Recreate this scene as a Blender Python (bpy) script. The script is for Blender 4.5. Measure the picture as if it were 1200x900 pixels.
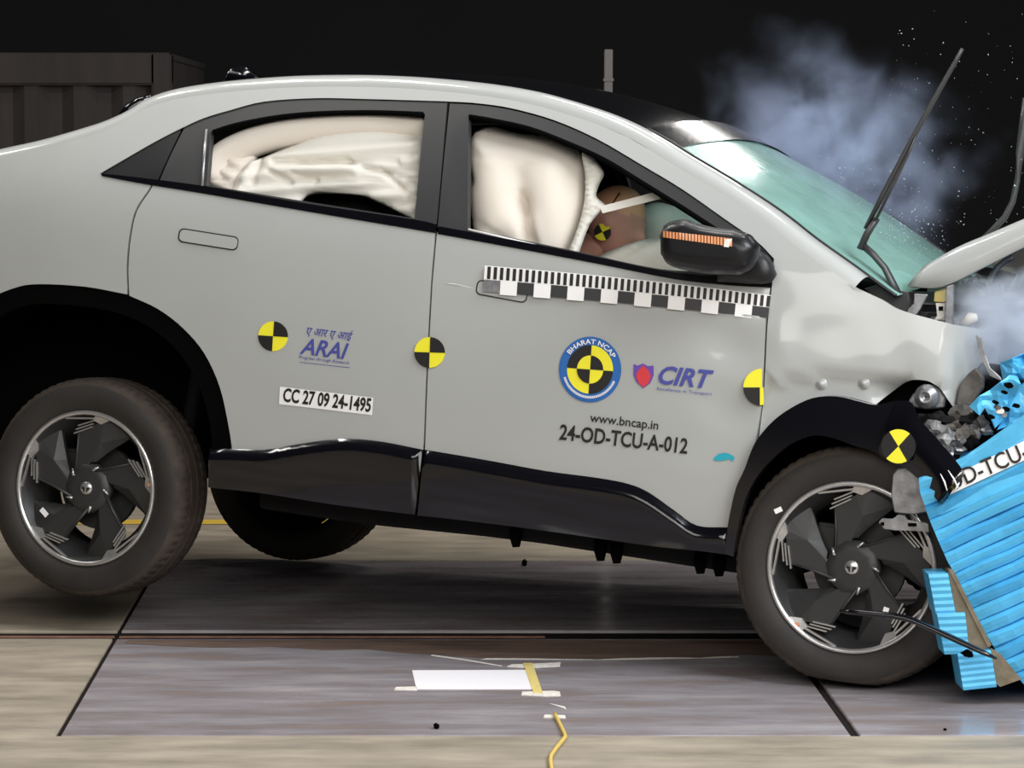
import bpy, bmesh, math, random
import numpy as np
from mathutils import Vector, Matrix, noise
for o in list(bpy.data.objects): bpy.data.objects.remove(o)
S = bpy.context.scene
C = S.collection
R = math.radians
random.seed(7)
rng = np.random.default_rng(7)

# ------------------------------------------------------------------ camera
F, HC, PX, HOR = 3517.4, 1.5907, 485.0, 150.0          # focal length in px of a 1200 px frame, eye height
TILT = math.atan((450 - HOR) / F)
cd = bpy.data.cameras.new('camera'); cam = bpy.data.objects.new('camera', cd); C.objects.link(cam)
cam.location = (0, 0, HC); cam.rotation_euler = (math.pi/2 - TILT, 0, 0)
cd.sensor_width = 36; cd.lens = F/1200*36; cd.shift_x = (600 - PX)/1200; cd.clip_end = 200
S.camera = cam
# ------------------------------------------------------------------ world, exposure
w = bpy.data.worlds.new('world'); S.world = w; w.use_nodes = True
w.node_tree.nodes['Background'].inputs[0].default_value = (.55, .6, .7, 1)
w.node_tree.nodes['Background'].inputs[1].default_value = .008
S.view_settings.view_transform = 'Standard'; S.view_settings.look = 'None'
S.cycles.volume_bounces = 2
S.view_settings.exposure = 0.0; S.view_settings.gamma = 1; S.view_settings.use_curve_mapping = False
# ------------------------------------------------------------------ lamps of the hall (overhead banks)
def area(name, loc, target, sx, sy, power, col=(1, .97, .93)):
    l = bpy.data.lights.new(name, 'AREA'); l.shape = 'RECTANGLE'; l.size = sx; l.size_y = sy; l.energy = power; l.color = col
    o = bpy.data.objects.new(name, l); C.objects.link(o); o.location = loc
    o.rotation_euler = (Vector(target) - Vector(loc)).to_track_quat('-Z', 'Y').to_euler()
    return o
for x, lx, pw in ((-4.6, .7, 40), (-2.85, .40, 34), (-1.95, .55, 40), (-1.2, .40, 34), (.6, .5, 36), (2.3, .5, 36)):
    area('hall_lamp', (x, 10.0, 5.6), (x, 10.0, 0), lx, 1.1, pw*1.1)
for x, pw in ((-1.3, 235), (2.9, 300)):
    area('hall_lamp', (x, 1.0, 3.9), (x*.3+.4, 9.2, .8), 5.2, 3.2, pw)
area('hall_lamp', (4.2, 5.6, 4.8), (1.3, 8.6, .8), 3.2, 2.4, 400, (.90, .95, 1))
for x in (-5, 1.5, 6):
    area('hall_lamp', (x, 12.6, 5.6), (x, 12.4, 0), 1.6, .8, 55)
area('hall_lamp', (3.0, 17.0, 4.4), (1.2, 9.5, 1.4), .7, .35, 30)

# ------------------------------------------------------------------ car pose and pixel helpers
def rot(yaw, pitch, roll):
    return np.array((Matrix.Rotation(yaw, 3, 'Z') @ Matrix.Rotation(pitch, 3, 'Y') @ Matrix.Rotation(roll, 3, 'X')))
YAW, PITCH, ROLL = R(-22.6585), R(3.77), R(-3.2755)
M0 = rot(YAW, R(2.5747), ROLL); T0 = np.array([-.743180202, 10.1951332, .0739971038])
M = rot(YAW, PITCH, ROLL)
_h = np.array([2.5, -.875, .345]); T = M0 @ _h + T0 - M @ _h
CAMP = np.array([0, 0, HC])
ct, st = math.cos(TILT), math.sin(TILT)
def rays(p):
    p = np.atleast_2d(np.asarray(p, float))
    a = (p[:, 0]-PX)/F; b = -(p[:, 1]-450)/F
    return np.stack([a, ct + b*st, -st + b*ct], 1)
O_L = M.T @ (CAMP - T)
def unY(p, Y):                      # pixel -> car-local point on the plane y = Y
    d = rays(p) @ M
    s = ((Y - O_L[1]) / d[:, 1])[:, None]
    return O_L + s*d
WZ = np.array([[.10,.78],[.2,.82],[.30,.865],[.40,.89],[.55,.905],[.72,.912],[.9,.912],[1.05,.902],[1.15,.889],[1.22,.872],[1.30,.842],[1.40,.792],[1.50,.737],[1.60,.676],[1.68,.622],[1.8,.53]])
TX = np.array([[-1.1,.86],[-.8,.925],[-.5,.968],[-.2,.992],[.1,1],[2.0,1],[2.3,.993],[2.6,.972],[2.9,.94],[3.3,.86]])
def _sm(tab, v, r):                 # smoothed table lookup
    return (np.interp(v-r, tab[:,0], tab[:,1]) + np.interp(v-r/2, tab[:,0], tab[:,1]) + 2*np.interp(v, tab[:,0], tab[:,1]) + np.interp(v+r/2, tab[:,0], tab[:,1]) + np.interp(v+r, tab[:,0], tab[:,1]))/6
def side(x, z): return -_sm(WZ, z, .05)*_sm(TX, x, .15)
def unS(p, off=0.):                 # pixel -> car-local point on the car's near side surface
    P = unY(p, -.88)
    for _ in range(14):
        Y = side(P[:,0], P[:,2]) - off
        d = rays(p) @ M; s = ((Y - O_L[1])/d[:,1])[:,None]; P = O_L + s*d
    return P
def world(P): return (M @ np.asarray(P, float).T).T + T
def flo(px, py, z=0.):              # pixel -> world point on the floor
    d = rays([(px, py)])[0]; s = (z-HC)/d[2]; return CAMP + s*d
def dep(px, py, y):                 # pixel -> world point on the plane at depth y
    d = rays([(px, py)])[0]; return CAMP + d*(y/d[1])
def dep_many(p, y):
    d = rays(p); return CAMP + d*(y/d[:,1])[:,None]

# ------------------------------------------------------------------ materials
MATS = {}
def mat(name, col, rough=.5, metal=0., coat=0., spec=.5, var=0., scale=8., bump=0., bscale=60., stretch=(1,1,1), rvar=0., alpha=1., trans=0., sheen=0.):
    m = bpy.data.materials.new(name); m.use_nodes = True; n = m.node_tree.nodes; L = m.node_tree.links
    b = n['Principled BSDF']; c = (*col, 1)
    b.inputs['Base Color'].default_value = c; b.inputs['Roughness'].default_value = rough; b.inputs['Metallic'].default_value = metal
    b.inputs['Coat Weight'].default_value = coat; b.inputs['Coat Roughness'].default_value = .07; b.inputs['Specular IOR Level'].default_value = spec
    b.inputs['Alpha'].default_value = alpha; b.inputs['Transmission Weight'].default_value = trans
    tc = n.new('ShaderNodeTexCoord'); mp = n.new('ShaderNodeMapping'); mp.inputs['Scale'].default_value = stretch
    L.new(tc.outputs['Object'], mp.inputs['Vector'])
    if var or rvar:
        t = n.new('ShaderNodeTexNoise'); t.inputs['Scale'].default_value = scale; t.inputs['Detail'].default_value = 6; t.inputs['Roughness'].default_value = .6
        L.new(mp.outputs[0], t.inputs['Vector'])
    if var:
        r = n.new('ShaderNodeValToRGB'); e = r.color_ramp.elements
        e[0].position = .3; e[1].position = .7
        e[0].color = (*[max(0, v*(1-var)) for v in col], 1); e[1].color = (*[min(1, v*(1+var)) for v in col], 1)
        L.new(t.outputs['Fac'], r.inputs[0]); L.new(r.outputs[0], b.inputs['Base Color'])
    if rvar:
        q = n.new('ShaderNodeMapRange'); q.inputs['To Min'].default_value = max(.02, rough-rvar); q.inputs['To Max'].default_value = min(1, rough+rvar)
        q.inputs['From Min'].default_value = .3; q.inputs['From Max'].default_value = .7
        L.new(t.outputs['Fac'], q.inputs['Value']); L.new(q.outputs[0], b.inputs['Roughness'])
    if bump:
        t2 = n.new('ShaderNodeTexNoise'); t2.inputs['Scale'].default_value = bscale; t2.inputs['Detail'].default_value = 5
        L.new(mp.outputs[0], t2.inputs['Vector'])
        bp = n.new('ShaderNodeBump'); bp.inputs['Strength'].default_value = bump; bp.inputs['Distance'].default_value = .01
        L.new(t2.outputs['Fac'], bp.inputs['Height']); L.new(bp.outputs[0], b.inputs['Normal'])
    MATS[name] = m
    return m
mat('paint', (.40,.41,.398), .45, 0, .8, .5, var=.02, scale=3, bump=.006, bscale=3)
mat('gloss_black', (.004,.004,.006), .16, 0, .6, .3)
mat('mirror_black', (.006,.006,.008), .38, 0, .12, .35, bump=.04, bscale=30)
mat('satin_black', (.012,.012,.013), .42, 0, 0, .4, bump=.05, bscale=200)
mat('frame_grey', (.032,.032,.033), .45, 0, .1, .5)
mat('matte_black', (.006,.006,.006), .85, 0, 0, .2, var=.3, scale=12)
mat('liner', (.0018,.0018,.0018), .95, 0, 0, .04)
mat('rubber', (.022,.019,.017), .62, 0, 0, .4, var=.25, scale=7, bump=.08, bscale=120)
mat('tread', (.05,.04,.032), .85, 0, 0, .2, var=.3, scale=20)
mat('blade', (.026,.026,.026), .45, 0, 0, .45, bump=.04, bscale=300)
mat('machined', (.55,.54,.53), .28, .75, 0, .5, var=.12, scale=30)
mat('metal', (.32,.32,.33), .4, .7, 0, .5, var=.35, scale=25, bump=.15, bscale=40)
mat('dirty_metal', (.11,.10,.09), .6, .3, 0, .5, var=.5, scale=18, bump=.2, bscale=40)
mat('airbag', (.80,.72,.65), .75, 0, 0, .25, bump=.06, bscale=25)
mat('cloth_white', (.82,.78,.72), .8, 0, 0, .2, bump=.1, bscale=22)
mat('dummy_skin', (.72,.37,.22), .5, 0, 0, .4, var=.12, scale=9)
mat('dummy_dark', (.58,.30,.24), .55, 0, 0, .4, var=.12, scale=9)
mat('seat', (.02,.018,.016), .7, 0, 0, .3, bump=.1, bscale=80)
mat('yellow', (.88,.80,.03), .5)
mat('ink_black', (.012,.011,.010), .5)
mat('ink_blue', (.06,.07,.30), .5)
mat('ink_red', (.62,.04,.05), .5)
mat('ink_purple', (.13,.06,.36), .5)
mat('logo_blue', (.02,.13,.42), .5)
mat('sticker_white', (.85,.84,.83), .5)
mat('sticker_teal', (.02,.36,.46), .4)
mat('blue', (.09,.46,.76), .40, .1, 0, .5, var=.10, scale=14, bump=.15, bscale=30)
mat('blue_dark', (.06,.37,.67), .5, .15, 0, .5, var=.12, scale=14, bump=.15, bscale=30)
mat('cardboard', (.19,.155,.105), .8, 0, 0, .2, var=.3, scale=20, bump=.2, bscale=60)
mat('orange', (.75,.30,.13), .35, 0, .5)
mat('cable', (.70,.50,.12), .55)
mat('tape_yellow', (.72,.58,.20), .6, var=.15, scale=40)
mat('paper', (.86,.83,.86), .7)
mat('tape_white', (.72,.68,.62), .75, var=.2, scale=50)
mat('container', (.014,.0095,.0085), .8, var=.5, scale=2.2, stretch=(3,1,.3))
mat('wall', (.0035,.0035,.004), .9, var=.3, scale=.6)
mat('pole', (.09,.08,.075), .6)
mat('shard', (.45,.5,.52), .3)
mat('concrete', (.31,.265,.205), .62, 0, 0, .4, var=.30, scale=3.4, bump=.1, bscale=18, stretch=(.8,2.4,1), rvar=.12)
mat('joint', (.014,.011,.010), .95, 0, 0, .1)
mat('rust', (.16,.075,.05), .8, var=.4, scale=14)
mat('shade_brown', (.17,.115,.09), .45, var=.4, scale=6, stretch=(.6,3,1))
mat('line_yellow', (.62,.42,.05), .6)
# rolled steel plate: purple-grey with lighter and rusty smears drawn out along the track
m = mat('plate', (.13,.115,.122), .20, .25, 0, .5, rvar=.11, scale=2.2, stretch=(.6,3.,1), bump=.012, bscale=9)
n = m.node_tree.nodes; L = m.node_tree.links; b = n['Principled BSDF']
tc = n.new('ShaderNodeTexCoord'); mp = n.new('ShaderNodeMapping'); mp.inputs['Scale'].default_value = (.7, 3.2, 1); L.new(tc.outputs['Object'], mp.inputs['Vector'])
t = n.new('ShaderNodeTexNoise'); t.inputs['Scale'].default_value = 2.6; t.inputs['Detail'].default_value = 8; t.inputs['Roughness'].default_value = .65; L.new(mp.outputs[0], t.inputs['Vector'])
r = n.new('ShaderNodeValToRGB'); e = r.color_ramp.elements
e[0].position = .28; e[0].color = (.38,.28,.24,1); e[1].position = .75; e[1].color = (.62,.57,.55,1)
for p, c in ((.42,(.35,.30,.30,1)), (.55,(.44,.405,.43,1))):
    q = e.new(p); q.color = c
L.new(t.outputs['Fac'], r.inputs[0]); L.new(r.outputs[0], b.inputs['Base Color'])
# side glass: thin, clear, slightly reflective
def glassmat(name, tint, refl):
    m = bpy.data.materials.new(name); m.use_nodes = True; n = m.node_tree.nodes; L = m.node_tree.links; n.remove(n['Principled BSDF'])
    t = n.new('ShaderNodeBsdfTransparent'); t.inputs[0].default_value = (*tint, 1)
    g = n.new('ShaderNodeBsdfGlossy'); g.inputs['Roughness'].default_value = .03; g.inputs[0].default_value = (1,1,1,1)
    f = n.new('ShaderNodeFresnel'); f.inputs[0].default_value = 1.35
    mx = n.new('ShaderNodeMixShader'); mu = n.new('ShaderNodeMath'); mu.operation = 'MULTIPLY'; mu.inputs[1].default_value = refl
    L.new(f.outputs[0], mu.inputs[0]); L.new(mu.outputs[0], mx.inputs[0]); L.new(t.outputs[0], mx.inputs[1]); L.new(g.outputs[0], mx.inputs[2])
    L.new(mx.outputs[0], n['Material Output'].inputs['Surface']); MATS[name] = m; return m
glassmat('glass', (.985,.99,.985), .25)
# laminated windscreen, crazed all over: milky green
m = mat('windscreen', (.36,.64,.57), .16, 0, .5, .5, var=.16, scale=5, bump=.10, bscale=45)
b = m.node_tree.nodes['Principled BSDF']; b.inputs['Transmission Weight'].default_value = .0
n = m.node_tree.nodes; L = m.node_tree.links
tr = n.new('ShaderNodeBsdfTransparent'); tr.inputs[0].default_value = (.55,.85,.78,1); mx = n.new('ShaderNodeMixShader'); mx.inputs[0].default_value = .72
L.new(tr.outputs[0], mx.inputs[1]); L.new(b.outputs[0], mx.inputs[2]); L.new(mx.outputs[0], n['Material Output'].inputs['Surface'])

# ------------------------------------------------------------------ mesh helpers
def link(name, me, m, parent=None, smooth=False):
    o = bpy.data.objects.new(name, me); C.objects.link(o)
    if m and not me.materials: me.materials.append(MATS[m] if isinstance(m, str) else m)
    if smooth:
        me.polygons.foreach_set('use_smooth', [True]*len(me.polygons))
    if parent is not None: o.parent = parent
    return o
def from_bm(name, bm, m, parent=None, smooth=False, recalc=True):
    if recalc: bmesh.ops.recalc_face_normals(bm, faces=bm.faces)
    me = bpy.data.meshes.new(name); bm.to_mesh(me); bm.free()
    return link(name, me, m, parent, smooth)
def raw(name, v, f, m, parent=None, smooth=False, recalc=True):
    bm = bmesh.new(); vs = [bm.verts.new(tuple(map(float, p))) for p in v]
    for q in f:
        try: bm.faces.new([vs[i] for i in q])
        except ValueError: pass
    return from_bm(name, bm, m, parent, smooth, recalc)
def sharpen(bm, ang=35):
    for e in bm.edges:
        if len(e.link_faces) == 2 and e.calc_face_angle(0) > R(ang): e.smooth = False
def box_bm(bm, c, s, mtx=None):
    r = bmesh.ops.create_cube(bm, size=1)['verts']
    for v in r:
        p = Vector((v.co.x*s[0]+c[0], v.co.y*s[1]+c[1], v.co.z*s[2]+c[2])); v.co = mtx @ p if mtx else p
    return r
def box(name, c, s, m, parent=None, bev=.0, rz=0, ry=0, rx=0):
    bm = bmesh.new(); mt = Matrix.Translation(c) @ Matrix.Rotation(rz,4,'Z') @ Matrix.Rotation(ry,4,'Y') @ Matrix.Rotation(rx,4,'X')
    box_bm(bm, (0,0,0), s, mt)
    if bev: bmesh.ops.bevel(bm, geom=bm.edges[:], offset=bev, segments=2, affect='EDGES')
    return from_bm(name, bm, m, parent)
def tube_bm(bm, pts, rad, seg=8, flat=1.0):
    pts = [Vector(p) for p in pts]; rings = []
    for i, p in enumerate(pts):
        t = (pts[min(i+1, len(pts)-1)] - pts[max(i-1, 0)]).normalized()
        a = t.cross(Vector((0,0,1)));  a = a if a.length > .05 else t.cross(Vector((0,1,0)))
        a.normalize(); b = t.cross(a); r = rad[i] if hasattr(rad, '__len__') else rad
        rings.append([bm.verts.new(p + a*math.cos(2*math.pi*k/seg)*r + b*math.sin(2*math.pi*k/seg)*r*flat) for k in range(seg)])
    for A, B in zip(rings, rings[1:]):
        for k in range(seg): bm.faces.new((A[k], A[(k+1)%seg], B[(k+1)%seg], B[k]))
    bm.faces.new(rings[0][::-1]); bm.faces.new(rings[-1])
def tube(name, pts, rad, m, parent=None, seg=8, flat=1.0):
    bm = bmesh.new(); tube_bm(bm, pts, rad, seg, flat); sharpen(bm, 50)
    return from_bm(name, bm, m, parent, True)
def spline(P, n=6):
    P = [np.asarray(p, float) for p in P]
    if len(P) < 3: return P
    Q = [2*P[0]-P[1]] + P + [2*P[-1]-P[-2]]; out = []
    for i in range(1, len(Q)-2):
        a, b, c, d = Q[i-1:i+3]
        for k in range(n):
            t = k/n; out.append(.5*(2*b + (c-a)*t + (2*a-5*b+4*c-d)*t*t + (3*b-a-3*c+d)*t**3))
    out.append(P[-1]); return out
def runs(*rs, n=4):                 # outline of several smooth runs that meet in corners
    out = []
    for r in rs:
        q = spline(r, n) if len(r) > 2 else [np.asarray(p, float) for p in r]
        for p in q:
            if not out or np.hypot(*(p-out[-1])) > .4: out.append(p)
    if np.hypot(*(out[0]-out[-1])) < .4: out.pop()
    return np.array(out)
def cdt(loops, step):
    """Delaunay-filled sheet (y = 0) of an outline with optional holes, with a grid of inner points"""
    pts, edges, faces = [], [], []
    for P in loops:
        k = len(pts); n_ = len(P); pts += [Vector((float(a), float(b))) for a, b in P]
        faces.append(list(range(k, k+n_)))
    A = np.concatenate([np.asarray(P, float) for P in loops]); lo, hi = A.min(0), A.max(0)
    segs = []
    for P in loops:
        P = np.asarray(P, float); segs.append(np.concatenate([P, np.roll(P, -1, 0)], 1))
    sg = np.concatenate(segs)
    gx, gz = np.meshgrid(np.arange(lo[0]+step/2, hi[0], step), np.arange(lo[1]+step/2, hi[1], step)); G = np.stack([gx.ravel(), gz.ravel()], 1)
    if len(G):
        d2 = seg_dist(G, sg); G = G[d2 > .45*step]
        pts += [Vector((float(a), float(b))) for a, b in G]
    from mathutils.geometry import delaunay_2d_cdt
    v, e, f, *_ = delaunay_2d_cdt(pts, edges, faces, 2 if len(loops) > 1 else 1, 1e-6)
    bm = bmesh.new(); vs = [bm.verts.new((p.x, 0, p.y)) for p in v]
    for q in f:
        try: bm.faces.new([vs[i] for i in q])
        except ValueError: pass
    for q in [q for q in bm.verts if not q.link_faces]: bm.verts.remove(q)
    return bm
def seg_dist(G, sg):
    d = np.full(len(G), 1e9)
    for x0, z0, x1, z1 in sg:
        ax, az = x1-x0, z1-z0; l = ax*ax+az*az+1e-12
        t = np.clip(((G[:,0]-x0)*ax + (G[:,1]-z0)*az)/l, 0, 1)
        d = np.minimum(d, np.hypot(G[:,0]-x0-t*ax, G[:,1]-z0-t*az))
    return d
def inside(G, P):
    r = np.zeros(len(G), bool); P = np.asarray(P, float)
    for (x0, z0), (x1, z1) in zip(P, np.roll(P, -1, 0)):
        c = ((z0 > G[:,1]) != (z1 > G[:,1])); r ^= c & (G[:,0] < (x1-x0)*(G[:,1]-z0)/((z1-z0) or 1e-12) + x0)
    return r
def fill(xz, step): return cdt([xz], step)
def thicken(bm, t, edge_sharp=True):
    """closed shell: the sheet plus its copy moved by t along +y (into the car)"""
    f0 = bm.faces[:]; be = [e for e in bm.edges if len(e.link_faces) == 1]
    mp = {v: bm.verts.new((v.co.x, v.co.y+t, v.co.z)) for v in bm.verts[:]}
    for f in f0: bm.faces.new([mp[v] for v in reversed(f.verts)])
    for e in be:
        a, b = e.verts
        try: bm.faces.new((a, b, mp[b], mp[a]))
        except ValueError: pass
        if edge_sharp:
            e.smooth = False
            q_ = bm.edges.get((mp[a], mp[b]))
            if q_: q_.smooth = False
def mirrored(o, parent):
    me = o.data.copy(); me.transform(Matrix.Diagonal((1,-1,1,1))); me.flip_normals()
    c = bpy.data.objects.new(o.name, me); C.objects.link(c); c.parent = parent
    return c
def panel(name, outline, m, parent, off=0., t=.02, step=.06, both=True, fn=None):
    P = unS(outline, off); bm = fill(P[:, [0,2]], step)
    V = bm.verts[:]; xs = np.array([v.co.x for v in V]); zs = np.array([v.co.z for v in V])
    ys = side(xs, zs) - off
    if fn is not None: ys = ys - fn(xs, zs)
    for v, y in zip(V, ys): v.co.y = y
    bmesh.ops.recalc_face_normals(bm, faces=bm.faces)
    if sum(f.normal.y for f in bm.faces) > 0: bmesh.ops.reverse_faces(bm, faces=bm.faces)
    thicken(bm, t)
    o = from_bm(name, bm, m, parent, True, False)
    return (o, mirrored(o, parent)) if both else o
def decal(name, polys, m, parent, off=.0015, fnoff=None, d=.6):
    """flat print lying on the body side: polygons given by their outline"""
    bm = bmesh.new()
    for p in polys:
        p = np.asarray(p, float); P = unS(p, off)
        if fnoff is not None: P = fnoff(p)
        f = bm.faces.new([bm.verts.new(tuple(q)) for q in P])
    bmesh.ops.triangulate(bm, faces=bm.faces[:])
    for f in bm.faces:
        f.normal_update()
        if f.normal.y > 0: f.normal_flip()
    return from_bm(name, bm, m, parent, False, False)
def text_tris(s, shear=0., bold=0., align='CENTER', space=1.0):
    cu = bpy.data.curves.new('lettering', 'FONT'); cu.body = s; cu.align_x = align; cu.size = 1; cu.shear = shear; cu.offset = bold; cu.resolution_u = 3; cu.space_character = space
    o = bpy.data.objects.new('lettering', cu); C.objects.link(o)
    dg = bpy.context.evaluated_depsgraph_get(); me = bpy.data.meshes.new_from_object(o.evaluated_get(dg))
    v = np.array([p.co[:2] for p in me.vertices]); f = [tuple(p.vertices) for p in me.polygons]
    bpy.data.objects.remove(o); bpy.data.curves.remove(cu); bpy.data.meshes.remove(me)
    return v, f
def letters(name, s, p0, p1, hgt, m, parent, off=.003, shear=0., bold=0., put=None, up=None):
    """text from p0 to p1 (ends of its base line) with the given cap height"""
    v, f = text_tris(s, shear, bold)
    lo, hi = v.min(0), v.max(0); base = max(lo[1], 0) if lo[1] > -.02 else 0
    capv, _ = text_tris('H'); cap = capv[:,1].max()
    p0, p1 = np.array(p0, float), np.array(p1, float); d = p1-p0
    u = np.array([d[1], -d[0]])/np.hypot(*d) if up is None else np.array(up, float)
    q = p0 + ((v[:,0]-lo[0])/(hi[0]-lo[0]))[:,None]*d + (v[:,1]/cap*hgt)[:,None]*u
    P = unS(q, off) if put is None else put(q)
    o = raw(name, P, f, m, parent, False, False)
    return o
def circ(c, r, a0=0, a1=360, n=40, ry=None):
    ry = ry or r
    return [(c[0]+r*math.cos(R(a0+(a1-a0)*k/n)), c[1]-ry*math.sin(R(a0+(a1-a0)*k/n))) for k in range(n+1)][:(n if a1-a0 >= 360 else n+1)]
def wedge(c, r, a0, a1, n=12, ry=None): return [tuple(c)] + circ(c, r, a0, a1, n, ry)
def tag(o, label, cat, group=None, kind=None):
    o['label'] = label; o['category'] = cat
    if group: o['group'] = group
    if kind: o['kind'] = kind
    return o
def part_label(o, s): o['label'] = s; return o

# ------------------------------------------------------------------ the hall
def struct(o): o['kind'] = 'structure'; return o
yn, ys0, ys1, yf = flo(500,862)[1], flo(500,748)[1], flo(500,739.5)[1], flo(500,657)[1]
floor = struct(raw('floor', [(-30,-6,-.009),(30,-6,-.009),(30,26,-.009),(-30,26,-.009)], [(0,1,2,3)], 'joint'))
tag(floor, 'concrete floor of the hall with steel plates set into it', 'floor', kind='structure')
def slab(name, x0, x1, y0, y1, m, top=0.):
    bm = bmesh.new(); box_bm(bm, ((x0+x1)/2, (y0+y1)/2, top-.014), (x1-x0, y1-y0, .028))
    te = [e for e in bm.edges if all(v.co.z > top-.005 for v in e.verts)]
    bmesh.ops.bevel(bm, geom=te, offset=.003, segments=1, affect='EDGES')
    return from_bm(name, bm, m, floor)
xl = flo(70,862)[0]; xr = flo(1003,862)[0]; g = .006
slab('concrete_slab', -30, 30, -6, yn-g, 'concrete')
slab('concrete_slab', -30, xl-.012, yn+g, ys0-g, 'concrete')
slab('concrete_slab', -30, xl-.012, ys1+g, yf-g, 'concrete')
slab('concrete_slab', -30, 30, yf+g, 26, 'concrete')
slab('steel_plate', xl+.002, xr-.012, yn+g, ys0-.012, 'plate')
slab('steel_plate', xr+.012, xr+1.9, yn+g, ys0-.012, 'plate')
slab('steel_plate', xl+.002, xr+1.9, ys1+.012, yf-g, 'plate')
slab('concrete_slab', xr+1.92, 30, yn+g, yf-g, 'concrete')
for a, bb in ((-30, xl-.012), (xl+.002, flo(640,748)[0])):
    slab('rust_strip', a, bb, (ys0+ys1)/2-.012, (ys0+ys1)/2+.008, 'rust', -.004)
# brown strip with painted-in shade along the far edge of the near plate towards the front wheel
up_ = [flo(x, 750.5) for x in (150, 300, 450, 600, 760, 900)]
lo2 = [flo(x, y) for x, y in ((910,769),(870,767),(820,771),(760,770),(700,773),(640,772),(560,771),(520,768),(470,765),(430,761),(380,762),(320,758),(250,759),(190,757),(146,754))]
part_label(raw('shaded_strip', [(p[0],p[1],.0008) for p in up_+lo2], [tuple(range(len(up_)+len(lo2)))], 'shade_brown', floor), 'dark brown strip with painted shade along the plate edge')
yy = flo(200,612)[1]
part_label(raw('painted_line', [(-9,yy-.07,.002),(-.35,yy-.07,.002),(-.35,yy+.07,.002),(-9,yy+.07,.002)], [(0,1,2,3)], 'line_yellow', floor), 'yellow painted floor line')
struct(tag(box('wall_back', (0, 22, 4), (60, .3, 8), 'wall'), 'black back wall of the dark hall', 'wall', kind='structure'))
# dim corrugated container far behind on the left
cy = 15.0
cl = dep(-260, 60, cy); cr = dep(202, 62, cy)
ce = bpy.data.objects.new('shipping_container', None); C.objects.link(ce); ce.location = (cr[0], cy, 0)
tag(ce, 'dim brown corrugated container standing in the dark far behind the car', 'container')
bm = bmesh.new(); W_ = cr[0]-cl[0]; top = cr[2]; nn = int(W_/.06); pts = []
for i in range(nn+1):
    ph = i % 4; pts.append((-W_ + W_*i/nn, -.03 if ph in (0,1) else .01))
lo_ = [bm.verts.new((x, y, .12)) for x, y in pts]; hi_ = [bm.verts.new((x, y, top-.16)) for x, y in pts]
for i in range(nn): bm.faces.new((lo_[i], lo_[i+1], hi_[i+1], hi_[i]))
from_bm('corrugated_side', bm, 'container', ce)
box('top_rail', (-W_/2, .0, top-.08), (W_, .1, .16), 'container', ce, .01)
box('bottom_rail', (-W_/2, .0, .06), (W_, .1, .12), 'container', ce, .01)
box('corner_post', (-.05, .0, top/2), (.1, .12, top), 'container', ce, .01)
box('roof_sheet', (-W_/2, 1.2, top-.02), (W_, 2.3, .03), 'container', ce)
box('end_wall', (-.03, 1.2, top/2), (.05, 2.3, top-.04), 'container', ce)
# slim post behind the roof
pb = dep(713, 58, 13.0)
po = bpy.data.objects.new('marker_post', None); C.objects.link(po); po.location = (pb[0], 13.0, 0)
tag(po, 'slim grey upright post rising behind the car roof', 'post')
box('shaft', (0,0,pb[2]/2), (.036,.036,pb[2]), 'pole', po, .003); box('foot_plate', (0,0,.006), (.16,.16,.012), 'pole', po); box('collar', (0,0,pb[2]-.13), (.044,.044,.012), 'pole', po)

# ------------------------------------------------------------------ the car
car = bpy.data.objects.new('crashed_car', None); C.objects.link(car)
Mw = Matrix([[*M[0], T[0]], [*M[1], T[1]], [*M[2], T[2]], [0,0,0,1]]); car.matrix_world = Mw
tag(car, 'light grey five-door car with crushed nose and raised tail in front of the blue barrier', 'car')
def proj(P):                        # car-local -> pixel (to lay folds and seams where the photograph has them)
    Wp = world(P) - CAMP; d = Wp[:,1]*ct - Wp[:,2]*st; u = Wp[:,2]*ct + Wp[:,1]*st
    return np.stack([PX + F*Wp[:,0]/d, 450 - F*u/d], 1)
def smooth01(t): t = np.clip(t, 0, 1); return t*t*(3-2*t)

top_run = [(-172,238),(-120,213),(-60,195),(0,181),(28,175),(60,167),(110,152),(135,142),(152,133),(172,121),(200,112),(235,106),(280,101),(340,97),(400,96),(450,97),(500,100),(560,106),(610,114),(650,124),(700,140),(735,155)]
ap_run = [(768,173),(800,193),(850,223),(900,256),(937,285),(956,299)]
top_run = [(a, b+5.5) for a, b in top_run]; ap_run = [(a-3, b+4.5) for a, b in ap_run]
rail_low = [(907,303),(887,283),(850,257),(800,222),(750,192),(700,163),(650,141),(600,127),(560,121),(527,119),(500,118),(430,116),(370,115),(310,119),(270,129),(240,138),(215,149),(180,167),(140,190),(116,204)]
door_cut_r = [(178,214),(174,222),(158,247),(151,278),(148,312),(149,345)]
arch_r = [(149,345),(185,362),(215,385),(240,415),(258,455),(268,500),(272,526)]
arch_l = [(149,345),(100,336),(45,333),(15,338),(-20,355),(-55,390),(-80,430),(-95,480),(-100,530)]
belt_low_r = [(178,216),(240,226),(350,245),(511,272)]
cut_b = [(510,272),(505,330),(501,400),(498,470),(496,527)]
clad_top_r = [(272,526),(310,527),(340,522),(380,516),(410,514),(450,518),(496,527)]
clad_top_f = [(498,528),(540,535),(580,542),(640,553),(700,561),(736,568),(760,578),(790,599),(817,617),(853,619)]
cut_f = [(904,334),(899,375),(896,430),(893,470),(887,512)]
arch_f_out = [(856,612),(865,572),(875,550),(887,520),(905,497),(925,481),(950,468),(970,464),(990,465),(1010,470),(1025,474)]

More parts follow.
